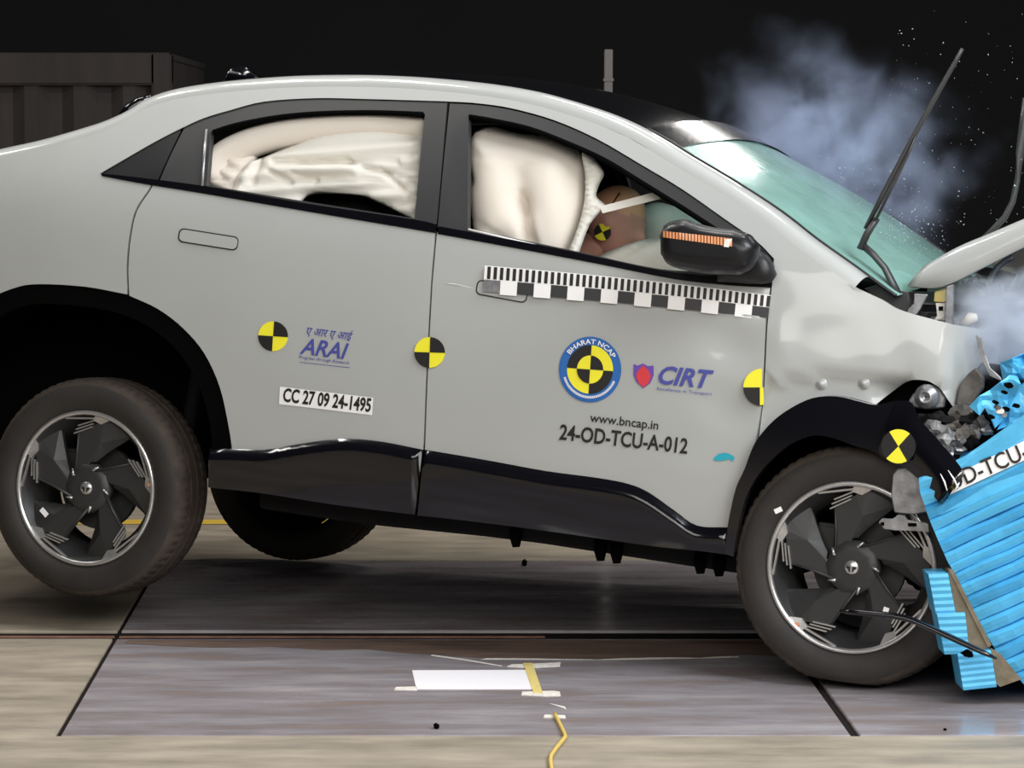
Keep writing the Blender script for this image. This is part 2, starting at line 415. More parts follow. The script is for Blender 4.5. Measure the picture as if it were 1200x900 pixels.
# dents: gentle waves pushed into the front door and fender by the blow
def px_line(pts, off=0):
    P = unS(pts, off); return P[:,0], P[:,2]
def gauss(xs, zs, c, sx, sz, a):
    P = unS([c])[0]; return a*np.exp(-((xs-P[0])/sx)**2 - ((zs-P[2])/sz)**2)
def door_f_fn(xs, zs):
    return (gauss(xs,zs,(880,372),.10,.035,.014) + gauss(xs,zs,(860,410),.08,.05,-.008) + gauss(xs,zs,(850,478),.07,.05,-.008)
            + gauss(xs,zs,(790,545),.12,.015,.006) + gauss(xs,zs,(540,333),.07,.012,.006))
crx, crz = px_line([(905,447),(930,441),(975,436),(1015,437),(1060,442),(1110,452)])
def fender_fn(xs, zs):
    z0 = np.interp(xs, crx, crz); e = unS([(1112,420)])[0][0]
    f = -.016*smooth01((z0-zs)/.014)
    f += gauss(xs,zs,(950,345),.12,.08,.003) + gauss(xs,zs,(1000,385),.12,.08,-.003) + gauss(xs,zs,(1060,405),.1,.08,.004) + gauss(xs,zs,(915,400),.03,.05,.006)
    f += .0015*np.sin(xs*38+zs*21)*smooth01((xs-2.35)/.3)
    f -= 6.5*np.clip(xs-e, 0, None)**1.25
    f -= gauss(xs,zs,(1052,462),.05,.03,.05)
    f += gauss(xs,zs,(1000,345),.05,.02,-.005)
    return f

bs = panel('body_side', runs(top_run, ap_run, [(953,303.5),(907,303)], rail_low, [(116,204),(178,214)], door_cut_r, arch_l, [(-100,530),(-140,560),(-182,500)], [(-182,500),(-195,400),(-190,300),(-172,238)]), 'paint', car, t=.03)
rd = panel('rear_door', runs(belt_low_r, cut_b, clad_top_r[::-1], [(a,b) for a,b in arch_r[::-1][:-1]]+[(151.5,346.5)], [(a+2.6,b+.4) for a,b in door_cut_r[::-1]]), 'paint', car, t=.03)
fd = panel('front_door', runs([(513,273),(600,289),(700,308),(790,326),(850,333),(902,337)], [(a-1.2,b) for a,b in cut_f], [(885,520),(873,550),(863,572),(855,612),(853,617)], [(a,b-1) for a,b in clad_top_f[::-1]], [(a+2.2,b) for a,b in cut_b[::-1]]), 'paint', car, t=.03, step=.04, fn=door_f_fn)
rdn, fdn = rd[0], fd[0]
part_label(fdn, 'dented grey front door covered in test stickers')
fen = panel('front_fender', runs([(953,303),(982,323),(1005,338)], [(1005,338),(1020,345),(1035,352),(1050,361),(1070,368),(1100,376),(1130,384),(1149,391)], [(1149,391),(1147,415),(1137,440),(1126,462),(1113,478)], [(1113,478),(1106,463),(1097,452),(1085,446),(1065,446),(1045,456),(1025,474)], arch_f_out[::-1][:8], [(887,517),(893,470)], [(897,430),(900,375),(905,334),(907,303)], n=4), 'paint', car, t=.008, step=.022, fn=fender_fn, both=True)
part_label(fen[0], 'crumpled grey front fender')

# lip that rolls the side over into the roof
def edge3(run, off=0.):
    return unS(np.array(spline(run, 4)), off)
LIP = [(0,0),(.004,.011),(.010,.020),(.018,.028),(.028,.034),(.040,.038),(.055,.0405),(.075,.041)]
def lip_rows(P):
    tx = np.gradient(P[:,0]); tz = np.gradient(P[:,2]); l = np.hypot(tx, tz); nx, nz = -tz/l, tx/l
    return [np.stack([P[:,0]+nx*b, P[:,1]+a, P[:,2]+nz*b], 1) for a, b in LIP], np.stack([nx, 0*nx, nz], 1)
def grid_faces(nr, nc): return [(r*nc+c, r*nc+c+1, (r+1)*nc+c+1, (r+1)*nc+c) for r in range(nr-1) for c in range(nc-1)]
E_top = edge3(top_run + ap_run + [(982,324),(1001,338),(1019,351),(1033,361)])
rows, NRM = lip_rows(E_top)
nl_ = len(E_top)-8; V = np.concatenate([r_[:nl_] for r_ in rows]); lipo = raw('roof_rail', V, grid_faces(len(rows), nl_), 'paint', car, True)
mirrored(lipo, car)
ED = rows[-1]                                            # inner edge of the lip
pxE = proj(E_top)[:,0]
def span(name, i0, i1, crown, m, n=14, sink=0.):
    V = []; P = ED[i0:i1+1]; N = NRM[i0:i1+1]
    for k in range(n+1):
        s = -1 + 2*k/n; c = (1-s*s)
        for p, q in zip(P, N): V.append((p[0]+q[0]*(crown*c-sink), -s*p[1]*-1*-1 if False else p[1]*-s*1.0*(1 if True else 1), p[2]+q[2]*(crown*c-sink)))
    V = [(x, y, z) for x, y, z in V]
    return raw(name, V, grid_faces(n+1, len(P)), m, car, True)
i1 = int(np.searchsorted(pxE, 172)); i2 = int(np.searchsorted(pxE, 738)); i3 = len(E_top)-1
tg = span('tailgate', 0, i1, .05, 'paint'); rf = span('roof', i1, i2, .045, 'gloss_black'); ws = span('windscreen', i2, i3, .06, 'windscreen')
part_label(ws, 'crazed pale green windscreen'); part_label(rf, 'glossy black roof')
# black header band and seals round the windscreen
span('windscreen_header', i2, i2+5, .066, 'gloss_black')
tube('windscreen_seal', [tuple(p) for p in ED[i2:i3+1] + np.array([0,.004,.0])], .006, 'satin_black', car, 6)
# far edge trim of the screen
tube('windscreen_seal', [(p[0],-p[1],p[2]) for p in ED[i2:i3+1]], .012, 'satin_black', car, 6)
# spoiler lip in black at the foot of the roof
a = unS([(140,137),(153,128),(170,118)]); V = []
tube('spoiler', [tuple(p+np.array([0,.03,.004])) for p in unS([(136,137),(146,129),(158,121),(172,114)])], [.010,.018,.018,.008], 'gloss_black', car, 8)
# rear end, outside the picture
rp = unS(np.array(spline([(-172,238),(-190,300),(-195,400),(-182,500),(-140,560)], 4)))
V = []; nr = 12
for k in range(nr+1):
    s = 1-2*k/nr
    for p in rp: V.append((p[0]-.14*(1-s*s), p[1]*s, p[2]))
raw('rear_bumper', V, grid_faces(nr+1, len(rp)), 'paint', car, True)
# shark fin aerial on the roof
fin = unY([(296,84)], 0.0)[0]
bm = bmesh.new(); prof = [(-.10,0),(-.085,.045),(-.05,.062),(-.02,.058),(.06,.012),(.11,0)]
for sgn in (-1, 1):
    pass
vs = []
for sgn in (-1,1):
    vs.append([bm.verts.new((fin[0]+x, sgn*(.028-.3*z if z < .06 else .008), fin[2]-.045+z)) for x, z in prof])
bm.faces.new(vs[0]); bm.faces.new(vs[1][::-1])
for i in range(len(prof)): bm.faces.new((vs[0][i], vs[0][(i+1)%len(prof)], vs[1][(i+1)%len(prof)], vs[1][i]))
bmesh.ops.bevel(bm, geom=bm.edges[:], offset=.006, segments=2, affect='EDGES')
from_bm('aerial', bm, 'gloss_black', car, True)

# ------------------------------------------------------------------ windows, frames, belt trim
def ring(name, outer, inner, m, off, t=.025, both=True, step=.05):
    """frame: outline with a window cut out; split at two bridges so that no hole is needed"""
    Po = unS(outer, off)[:, [0,2]]; Pi = unS(inner, off)[:, [0,2]]
    bm = cdt([Po, Pi], step)
    for v in bm.verts: v.co.y = float(side(np.array([v.co.x]), np.array([v.co.z]))[0]) - off
    bmesh.ops.recalc_face_normals(bm, faces=bm.faces)
    if sum(f.normal.y for f in bm.faces) > 0: bmesh.ops.reverse_faces(bm, faces=bm.faces)
    thicken(bm, t)
    return bm
def ringo(name, outer, inner, m, off, parent, t=.025):
    o = from_bm(name, ring(name, outer, inner, m, off, t), m, parent, True, False); c = mirrored(o, parent if parent not in (rdn, fdn) else (rd[1] if parent is rdn else fd[1]))
    return o
rg_in = runs([(249,153),(280,144),(330,135),(380,131),(440,130),(496,132)], [(498,134),(492,190),(486,256)], [(484,256),(350,235),(242,217)], [(242,216),(247,156)])
rg_out = runs([(216,149),(240,139),(270,130),(310,120),(370,116),(430,117),(500,119),(524,120)], [(524,121),(518,190),(511,268)], [(509,268),(350,241),(186,215)], [(186,214),(200,182),(216,150)])
ringo('window_frame', rg_out, rg_in, 'frame_grey', -.004, rdn)
gl = panel('window_glass', rg_in, 'glass', car, off=-.016, t=.004)
for q, d in zip(gl, rd): q.parent = d
# a lighter run channel at the rear edge of the glass
tube('glass_channel', [tuple(p) for p in unS([(242,152),(239,185),(237,218)], .002)], .005, 'metal', rdn, 6)
MATS['frame_lit'] = MATS['frame_grey']
# fixed black corner piece behind the door
panel('quarter_panel_trim', runs([(117,204),(140,191),(180,168),(214,151)], [(213,151),(198,182),(184,213)], [(183,213),(150,209),(117,204)]), 'satin_black', car, off=-.003, t=.02)
fg_in = runs([(549,134),(580,139),(620,148),(660,163),(707,184),(750,210),(800,241),(840,268),(862,285)], [(863,287),(850,310),(840,318)], [(838,318),(770,315),(672,294),(600,279),(549,268)], [(548,267),(549,136)])
fg_out = runs([(527,121),(560,123),(600,129),(650,143),(700,165),(750,194),(800,224),(850,259),(887,285),(904,303)], [(904,305),(904,333)], [(902,333),(850,329),(790,321),(700,303),(600,283),(514,267)], [(513,266),(520,190),(527,122)])
ringo('window_frame', fg_out, fg_in, 'frame_grey', -.004, fdn)
gl = panel('window_glass', fg_in, 'glass', car, off=-.016, t=.004)
for q, d in zip(gl, fd): q.parent = d
# belt mouldings: glossy black strips
b1 = panel('belt_moulding', runs([(119,203.5),(150,206.5),(240,218),(350,237),(484,257),(511,263)], [(511,263),(510,273)], [(510,273),(350,246),(240,227),(178,217),(150,212),(119,206)]), 'gloss_black', car, off=.004, t=.012)
b2 = panel('belt_moulding', runs([(514,265),(600,281),(672,295),(770,316),(840,324),(903,330)], [(903,330),(903,337)], [(903,337),(850,334),(790,327),(700,309),(600,290),(513,274)]), 'gloss_black', car, off=.004, t=.012)
for q, d in zip(b1, rd): q.parent = d
for q, d in zip(b2, fd): q.parent = d
# bright inner edge seen on the front sill
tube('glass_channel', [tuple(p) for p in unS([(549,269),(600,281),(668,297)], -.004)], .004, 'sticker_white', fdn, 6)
# window run seals: thin dark line round the glass
for pts, d in (([(250,155),(280,146),(330,137),(380,133),(440,132),(496,134)], rdn), ([(551,137),(580,142),(620,151),(660,166),(707,187),(750,213),(800,244),(840,270)], fdn)):
    tube('window_seal', [tuple(p) for p in unS(np.array(spline(pts,4)), -.008)], .009, 'liner', d, 6)

# ------------------------------------------------------------------ lower cladding
def clad(name, outline, topedge, m='gloss_black', bulge=.022, sh=.032):
    tx_, tz_ = px_line(np.array(spline(topedge, 4)))
    def fn(xs, zs):
        d = np.interp(xs, tx_, tz_) - zs
        return bulge*np.sin(math.pi/2*np.clip(d/sh, 0, 1)) - .10*np.clip(d-sh, 0, None)
    return panel(name, outline, m, car, off=.004, t=.05, step=.012, fn=fn)
clad_bot_r = [(246,571),(310,578),(390,591),(470,601),(488,603)]
clad_bot_f = [(490,604),(520,607),(580,614),(670,626),(760,639),(820,645),(858,650)]
c1 = clad('door_cladding', runs([(246,526),(272,526)], clad_top_r[:-1]+[(495,527)], [(495,527),(487,603)], clad_bot_r[::-1], [(246,571),(246,526)]), [(240,526)]+clad_top_r)
c2 = clad('door_cladding', runs(clad_top_f, [(853,619),(858,650)], clad_bot_f[::-1], [(490,604),(498,528)]), clad_top_f+[(860,620)])
# under-floor battery tray and bits that hang from it
bt = unY([(300,596),(417,614),(604,633),(859,672)], -.70)
zb = lambda x: float(np.interp(x, bt[:,0], bt[:,2]))
V = []; xs_ = np.linspace(.55, 2.25, 10)
for x in xs_:
    for y, dz in ((-.70,.16),(-.70,.012),(-.68,0),(.68,0),(.70,.012),(.70,.16)): V.append((x,y,zb(x)+dz))
f = [(i*6+k, i*6+k+1, (i+1)*6+k+1, (i+1)*6+k) for i in range(9) for k in range(5)] + [tuple(range(6)), tuple(range(54,60))]
raw('battery_tray', V, f, 'matte_black', car)
for px_, py_ in ((604,634),(703,650),(722,653),(820,665),(842,668)):
    q = unY([(px_,py_)], -.71)[0]
    bm = bmesh.new(); tube_bm(bm, [(q[0],q[1],q[2]+.05),(q[0],q[1],q[2]+.01),(q[0]+.004,q[1],q[2]-.018)], [.022,.02,.012], 8); from_bm('tray_clip', bm, 'liner', car, True)
# inner structure behind the outer panels
inner = runs([(150,232),(240,240),(511,286),(700,318),(900,345)], [(896,500),(868,560),(853,640)], [(853,640),(500,600),(278,572)], [(268,500),(240,415),(185,362),(150,345)])
for o in panel('inner_shell', inner, 'liner', car, off=-.05, t=.02, step=.1): pass
for o in panel('pillar_shell', runs([(505,120),(545,124)],[(545,124),(541,280),(520,500)],[(520,500),(480,495)],[(480,495),(498,270),(505,120)]), 'liner', car, off=-.035, t=.05, step=.1): pass

# ------------------------------------------------------------------ wheel arches
def arch_tunnel(name, outline, depth, parent=car, y1=-.42, cap=True):
    P = unS(np.array(spline(outline, 4)), -.012); n_ = len(P)
    V = list(P) + [(p[0], y1, p[2]) for p in P]
    f = [(i, i+1, n_+i+1, n_+i) for i in range(n_-1)]
    if cap: f.append(tuple(range(n_, 2*n_)))
    o = raw(name, V, f, 'liner', car); mirrored(o, car); return o
arch_tunnel('wheel_arch_liner', [(272,572),(272,526),(268,500),(258,455),(240,415),(215,385),(185,362),(149,345),(100,336),(45,333),(15,338),(-20,355),(-55,390),(-80,430),(-95,480),(-100,560)], .4)
arch_tunnel('wheel_arch_liner', [(854,655),(858,600),(878,552),(905,515),(935,494),(970,484),(1010,486),(1050,500),(1085,530),(1110,570),(1120,620)], .4)
# black arch band round the rear wheel housing, inside its edge
band = [(149,345),(100,336),(45,333),(15,338),(-20,355),(-55,390),(-80,430),(-95,480),(-100,530)]
def arch_band(name, outer, inner_, m, off, t, both=True, fn=None):
    return panel(name, runs(outer, inner_[::-1]), m, car, off=off, t=t, step=.03, both=both, fn=fn)
arch_band('rear_arch_trim', arch_l[::-1]+arch_r[1:], [(-76,530),(-72,480),(-60,440),(-38,405),(-8,375),(22,360),(50,356),(98,359),(142,368),(176,384),(202,405),(223,432),(238,465),(247,505),(250,540)], 'liner', -.006, .03)
fo = [(852,648),(856,612),(865,572),(875,550),(887,520),(905,497),(925,481),(950,468),(970,464),(990,465),(1010,470),(1030,474),(1050,470),(1067,471),(1077,490)]
fi = [(862,652),(866,625),(876,585),(891,557),(910,536),(932,519),(957,510),(980,513),(1005,522),(1025,528),(1042,540)]
def arch_out(xs, zs):
    return .02 + .015*np.sin(np.clip((xs-2.1)/.7,0,1)*math.pi)
fa = arch_band('front_arch_trim', fo, fi, 'gloss_black', .008, .035, both=False, fn=arch_out)
part_label(fa, 'torn glossy black front arch trim')
# torn end of the arch trim, bent out towards the camera
o_ = [(1050,470),(1067,471),(1077,490),(1100,516),(1124,545),(1130,556)]; i_ = [(1028,530),(1042,540),(1060,548),(1082,567),(1098,586),(1104,592)]
def flap_y(t): return -.925-.11*t**1.2
po_, pi_ = spline(o_, 4), spline(i_, 4); V = []; n_ = len(po_)
for k in range(7):
    s = k/6
    for j in range(n_):
        t = j/(n_-1); p = po_[j]*(1-s)+pi_[j]*s
        V.append(unY([p], flap_y(t) - .022*math.sin(math.pi*s))[0])
f = grid_faces(7, n_); V = np.array(V); nv = len(V); Vb = V + np.array([-.004,.026,0])
ff = f + [tuple(nv+i for i in q[::-1]) for q in f]
for j in range(n_-1):
    for r0 in (0, 6*n_): ff.append((r0+j, r0+j+1, nv+r0+j+1, nv+r0+j))
for k in range(6):
    for c0 in (0, n_-1): ff.append((k*n_+c0, (k+1)*n_+c0, nv+(k+1)*n_+c0, nv+k*n_+c0))
bm = bmesh.new(); vs = [bm.verts.new(tuple(p)) for p in np.concatenate([V, Vb])]
for q in ff: bm.faces.new([vs[i] for i in q])
bmesh.ops.recalc_face_normals(bm, faces=bm.faces); sharpen(bm, 50)
flap = from_bm('arch_flap', bm, 'gloss_black', car, True); part_label(flap, 'bent free end of the black arch trim')
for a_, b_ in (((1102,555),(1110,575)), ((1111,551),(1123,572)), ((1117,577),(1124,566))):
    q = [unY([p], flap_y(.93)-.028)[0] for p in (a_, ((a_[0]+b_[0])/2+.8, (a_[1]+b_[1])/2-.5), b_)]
    tube('flap_highlight', [tuple(p) for p in q], [.0015,.006,.004], 'sticker_white', flap, 6, .4)  # white slivers painted in for the reflections on the flap end
# ------------------------------------------------------------------ wheels
def lathe_bm(bm, prof, n, c=(0,0,0), jag=None):
    rings = []
    for i in range(n):
        a = 2*math.pi*i/n
        rings.append([bm.verts.new((c[0]+r*math.cos(a), c[1]+y, c[2]+r*math.sin(a))) for r, y in [((r - (jag(k, i) if jag else 0)), y) for k, (r, y) in enumerate(prof)]])
    for i in range(n):
        A, B = rings[i], rings[(i+1)%n]
        for k in range(len(prof)-1): bm.faces.new((A[k], A[k+1], B[k+1], B[k]))
def pol(a, r, y): return (r*math.cos(R(a)), y, r*math.sin(R(a)))
def make_wheel(c, Rt, spin, parent, sticker, Rr=.2435, detail=True, steer=0., flatten=0.):
    mt = Matrix.Translation(c) @ Matrix.Rotation(steer, 4, 'Z')
    hw = .108
    prof = [(Rr-.02,.085),(Rr-.004,-.085),(Rr+.004,-.094),(Rr+.012,-.100),(Rr+.03,-.107),(Rr+.045,-.1085),(Rt-.040,-.108),(Rt-.022,-.103),(Rt-.010,-.094),(Rt-.003,-.080),(Rt,-.06),
            (Rt,-.045),(Rt-.008,-.043),(Rt-.008,-.037),(Rt,-.035),(Rt+.001,-.006),(Rt-.007,-.004),(Rt-.007,.004),(Rt+.001,.006),(Rt,.035),(Rt-.008,.037),(Rt-.008,.043),(Rt,.045),(Rt,.06),(Rt-.003,.08),(Rt-.010,.094),(Rt-.022,.103),(Rt-.04,.108),(Rr+.03,.107),(Rr-.004,.09),(Rr-.02,.085)]
    NS = 216
    jag = (lambda k, i: .0045 if (i % 3 == 0 and (9 <= k <= 11 or 22 <= k <= 24)) else 0)
    bm = bmesh.new(); lathe_bm(bm, prof, NS, jag=jag)
    me_faces = bm.faces[:]
    bmesh.ops.recalc_face_normals(bm, faces=bm.faces)
    for f in bm.faces:
        rr = [math.hypot(v.co.x, v.co.z) for v in f.verts]
        if min(rr) > Rt-.024: f.material_index = 1
    sharpen(bm, 40)
    if flatten:                      # the loaded tyre is squashed where it stands
        for v in bm.verts:
            if v.co.z < -flatten: v.co.y *= 1+.9*(-flatten-v.co.z)/.03*.15; v.co.z = -flatten + (v.co.z+flatten)*.08
    bmesh.ops.transform(bm, matrix=mt, verts=bm.verts)
    w_ = from_bm('wheel', bm, 'rubber', parent, True, False); w_.data.materials.append(MATS['tread'])
    def sub(name, bm, m, smooth=False):
        bmesh.ops.transform(bm, matrix=mt, verts=bm.verts); return from_bm(name, bm, m, w_, smooth)
    # barrel and machined ring
    bm = bmesh.new(); lathe_bm(bm, [(Rr-.012,-.088),(Rr-.03,-.06),(Rr-.05,-.02),(Rr-.055,.085),(Rr-.045,.085),(Rr-.02,-.02),(Rr-.006,-.085)], 72); sub('rim_barrel', bm, 'blade', True)
    if detail: bm = bmesh.new(); lathe_bm(bm, [(Rr+.002,-.085),(Rr+.002,-.097),(Rr-.003,-.100),(Rr-.011,-.097),(Rr-.013,-.088),(Rr+.002,-.085)], 96); sharpen(bm, 40); sub('rim_ring', bm, 'machined', True)
    if not detail:
        bm = bmesh.new(); lathe_bm(bm, [(.001,-.05),(Rr-.03,-.05),(Rr-.03,.02),(.001,.02)], 40); sub('wheel_disc', bm, 'liner'); return w_
    Q = Rr-.004
    def plate(P, th=.014):
        bm = bmesh.new(); a = [bm.verts.new(p) for p in P]; b_ = [bm.verts.new((p[0],p[1]+th,p[2])) for p in P]
        fs = [bm.faces.new(a), bm.faces.new(b_[::-1])]
        for i in range(len(P)): bm.faces.new((a[i], b_[i], b_[(i+1)%len(P)], a[(i+1)%len(P)]))
        bmesh.ops.triangulate(bm, faces=fs)
        return bm
    def bar(a0, r0, a1, r1, wd, y, th=.010):
        p, q = Vector(pol(a0, r0*Q, y)), Vector(pol(a1, r1*Q, y)); d = (q-p).normalized(); s = Vector((d.z,0,-d.x))*wd/2
        return plate([tuple(p+s), tuple(q+s), tuple(q-s), tuple(p-s)], th)
    for k in range(5):
        a = spin+72*k
        P = [pol(a-27,.955*Q,-.050), pol(a-18,.96*Q,-.060), pol(a-9,.96*Q,-.070), pol(a,.955*Q,-.078), pol(a+6,.86*Q,-.080), pol(a+25,.76*Q,-.080), pol(a+33,.48*Q,-.079), pol(a+61,.25*Q,-.078), pol(a+50,.20*Q,-.078), pol(a+30,.20*Q,-.076), pol(a+22,.33*Q,-.072), pol(a-1,.36*Q,-.062), pol(a-11,.50*Q,-.056), pol(a-19,.66*Q,-.053), pol(a-24,.82*Q,-.051)]
        # split along its crease so that the two faces of the blade catch the light differently
        crease = [pol(a-2,.62*Q,-.078)]
        cvert = crease[0]; bm = bmesh.new(); A = [bm.verts.new(p) for p in P]; B = [bm.verts.new((p[0],p[1]+.016,p[2])) for p in P]; cv = bm.verts.new(cvert)
        for i in range(len(P)):
            j = (i+1) % len(P); bm.faces.new((A[i], A[j], cv)); bm.faces.new((A[i], B[i], B[j], A[j]))
        bm.faces.new(B[::-1])
        bl = sub('blade', bm, 'blade')
        # edge rib along the hole
        bm = bmesh.new(); tube_bm(bm, [pol(a+25,.76*Q,-.081), pol(a+33,.48*Q,-.080), pol(a+60,.26*Q,-.079)], [.003,.004,.005], 6); sub('blade_rib', bm, 'blade', True)
        bm = bmesh.new(); tube_bm(bm, [pol(a+56,.33*Q,-.081), pol(a+66,.25*Q,-.083)], [.003,.005], 6); sub('blade_glint', bm, 'machined', True)
        # machined pad, three stripes and the brace to the ring
        sub('pad', plate([pol(a-7,.985*Q,-.090), pol(a+7,.985*Q,-.090), pol(a+9,.90*Q,-.088), pol(a+1,.87*Q,-.086)], .02), 'machined')
        for j in range(3):
            sub('stripe', bar(a+8+j*1.0, .90-.045*j, a+24+j*3, .83-.045*j, .0042, -.088), 'machined')
        sub('brace', bar(a+8, .93, a+34, .965, .006, -.090), 'machined')
        sub('brace', bar(a-2, .965, a-20, .955, .004, -.074), 'blade')
    # hub cap with its round badge
    bm = bmesh.new(); lathe_bm(bm, [(.0005,-.083),(.050,-.083),(.076,-.080),(.081,-.072),(.080,-.04),(.0005,-.04)], 10); sharpen(bm, 45); sub('hub_cap', bm, 'blade', True)
    bm = bmesh.new(); lathe_bm(bm, [(.0005,-.0885),(.018,-.088),(.0205,-.085),(.0205,-.083)], 28); sub('badge', bm, 'machined', True)
    for s in (-1, 1):
        v = [pol(90, .012, 0), ]
        bm = bmesh.new(); vs = [bm.verts.new((s*x, -.0895, z)) for x, z in ((.0025,-.013),(.0025,.002),(.013,.004),(.015,-.002),(.009,-.006),(.007,-.012))]; bm.faces.new(vs); sub('badge_mark', bm, 'ink_black')
    # disc brake seen through the gaps
    bm = bmesh.new(); lathe_bm(bm, [(.03,.0),(.135,.0),(.135,.022),(.03,.022)], 40); sub('brake_disc', bm, 'blade')
    bm = bmesh.new(); box_bm(bm, (-.10,.01,.05), (.07,.06,.12)); bmesh.ops.bevel(bm, geom=bm.edges[:], offset=.01, segments=2, affect='EDGES'); sub('brake_caliper', bm, 'blade')
    # balance sticker and the little orange mark
    a, r_ = sticker
    bm = bmesh.new(); box_bm(bm, (0,0,0), (.030,.003,.016), Matrix.Translation(pol(a, r_*Q, -.083)) @ Matrix.Rotation(-R(a-55 if a < 0 else -40), 4, 'Y')); sub('paper_sticker', bm, 'sticker_white')
    bm = bmesh.new(); box_bm(bm, (0,0,0), (.012,.003,.009), Matrix.Translation(pol(spin+72*(3 if flatten else 0)+2, .955*Q, -.0915))); sub('orange_mark', bm, 'orange')
    return w_
hub_r = unY([(101,572)], -.868)[0]; hub_f = unY([(998,665)], -.868)[0]
wr = make_wheel(Vector(hub_r)+Vector((0,.085,0)), .347, 7, car, (213,.72))
wf = make_wheel(Vector(hub_f)+Vector((0,.085,0)), .345, 14, car, (-47,.66), flatten=.325)
part_label(wr, 'rear wheel lifted off the floor'); part_label(wf, 'front wheel on the floor beside the barrier')
def sc_(o, c, k): pass
make_wheel(Vector((hub_r[0], .765, hub_r[2]+.0)), .347, 20, car, (213,.72), detail=False)
make_wheel(Vector((hub_f[0], .765, hub_f[2]+.08)), .335, 20, car, (213,.72), detail=False)
# small valve cap flag on the front rim and rear axle, springs
tube('rear_axle', [(hub_r[0],-.7,hub_r[2]+.02),(hub_r[0]+.06,-.3,hub_r[2]+.06),(hub_r[0]+.06,.3,hub_r[2]+.06),(hub_r[0],.7,hub_r[2]+.02)], .05, 'matte_black', car, 10)
tube('front_axle', [(hub_f[0],-.7,hub_f[2]+.02),(hub_f[0],.7,hub_f[2]+.08)], .04, 'matte_black', car, 10)
q = unY([(218,470)], -.72)[0]
tube('shock_absorber', [(q[0]-.02,-.66,q[2]-.12),(q[0]+.02,-.66,q[2]+.22)], .022, 'matte_black', car, 10)
q = unY([(912,601)], -.94)[0]
# ------------------------------------------------------------------ cushions and folded cloth
def pillow(name, outline, Y0, front, back, rad, m, parent, step=.014, fn=None, follow=False):
    """soft body: traced rim at depth Y0, swelling towards the camera (front) and away (back)"""
    P = unS(outline, -Y0) if follow else unY(outline, Y0); xz = P[:, [0,2]]; bm = fill(xz, step)
    sg = np.concatenate([xz, np.roll(xz, -1, 0)], 1); bm.verts.ensure_lookup_table(); V = bm.verts[:]
    G = np.array([(v.co.x, v.co.z) for v in V]); d = np.clip(seg_dist(G, sg)/rad, 0, 1); hgt = np.sqrt(np.clip(1-(1-d)**2, 0, 1))
    YY = side(G[:,0], G[:,1]) + Y0 if follow else np.full(len(G), Y0)
    q = proj(np.stack([G[:,0], YY, G[:,1]], 1))
    ex = fn(q[:,0], q[:,1]) if fn is not None else 0*d
    faces = bm.faces[:]; bv = {v: v for v in V}
    be = set(v for e in bm.edges if len(e.link_faces) == 1 for v in e.verts)
    mp = {}
    for v, h_, x_, y_ in zip(V, hgt, ex, YY):
        mp[v] = v if v in be else bm.verts.new((v.co.x, y_ + back*h_, v.co.z))
        v.co.y = y_ - front*h_ - (x_*min(1, h_*1.5))
    for f in faces:
        try: bm.faces.new([mp[v] for v in reversed(f.verts)])
        except ValueError: pass
    return from_bm(name, bm, m, parent, True)
def ln(x, y, a, b, w):              # 1 on the line a-b, fading over w pixels
    ax, ay = b[0]-a[0], b[1]-a[1]; l = ax*ax+ay*ay; t = np.clip(((x-a[0])*ax+(y-a[1])*ay)/l, 0, 1)
    return np.exp(-(np.hypot(x-a[0]-t*ax, y-a[1]-t*ay)/w)**2)
# --- front side airbag
ab = runs([(550,215),(549,185),(552,165),(560,153),(570,149),(582,149),(605,156),(630,159),(650,164),(670,172),(683,184),(688,200),(690,228),(687,250),(680,272),(668,300),(655,318)], [(655,318),(560,296)], [(560,296),(556,270),(552,240)])
def ab_fn(x, y):
    return (-.050*ln(x,y,(622,236),(632,285),7) - .028*ln(x,y,(616,205),(622,240),16) - .006*ln(x,y,(555,182),(600,184),1.6) - .006*ln(x,y,(600,184),(640,196),1.6) - .05*ln(x,y,(551,200),(556,212),6)
            + .012*ln(x,y,(660,190),(665,280),16) - .006*ln(x,y,(565,260),(600,280),2.5) - .004*ln(x,y,(575,262),(610,284),2))
o = pillow('side_airbag', ab, .150, .105, .12, .14, 'airbag', car, fn=ab_fn, follow=True); part_label(o, 'inflated cream side airbag filling the front window')
rf_ = runs([(682,172),(690,178),(700,190),(708,203),(703,215),(699,230),(710,241),(702,250),(692,262),(685,278),(676,304)], [(676,304),(662,304)], [(662,304),(676,270),(684,240),(686,210),(682,185)])
o = pillow('airbag_flap', rf_, .09, .025, .01, .03, 'cloth_white', car, step=.008, fn=lambda x,y: .008*np.sin(y*.9+x*.3), follow=True); part_label(o, 'ruffled white airbag edge')
tq = unS([(703,242),(768,225),(774,233),(706,250)], -.08)
raw('airbag_tether', list(tq)+list(tq+np.array([0,.006,0])), [(0,1,2,3),(7,6,5,4),(0,4,5,1),(1,5,6,2),(2,6,7,3),(3,7,4,0)], 'cloth_white', car)
# --- front airbags and pale cushion on the far side
o = pillow('steering_airbag', runs([(690,330),(700,303),(718,292),(745,283),(770,279),(795,283),(812,300),(815,340)], [(815,340),(690,330)]), -.48, .09, .08, .06, 'cloth_white', car, fn=lambda x,y: .008*np.sin((x+y*1.6)*.22)); part_label(o, 'white front airbag below the window line')
o = pillow('dashboard_airbag', runs([(742,245),(770,237),(800,246),(825,262),(835,300)], [(835,300),(755,306)], [(755,306),(744,280)]), -.20, .10, .10, .08, 'cloth_white', car); part_label(o, 'pale dashboard airbag behind the dummy head')
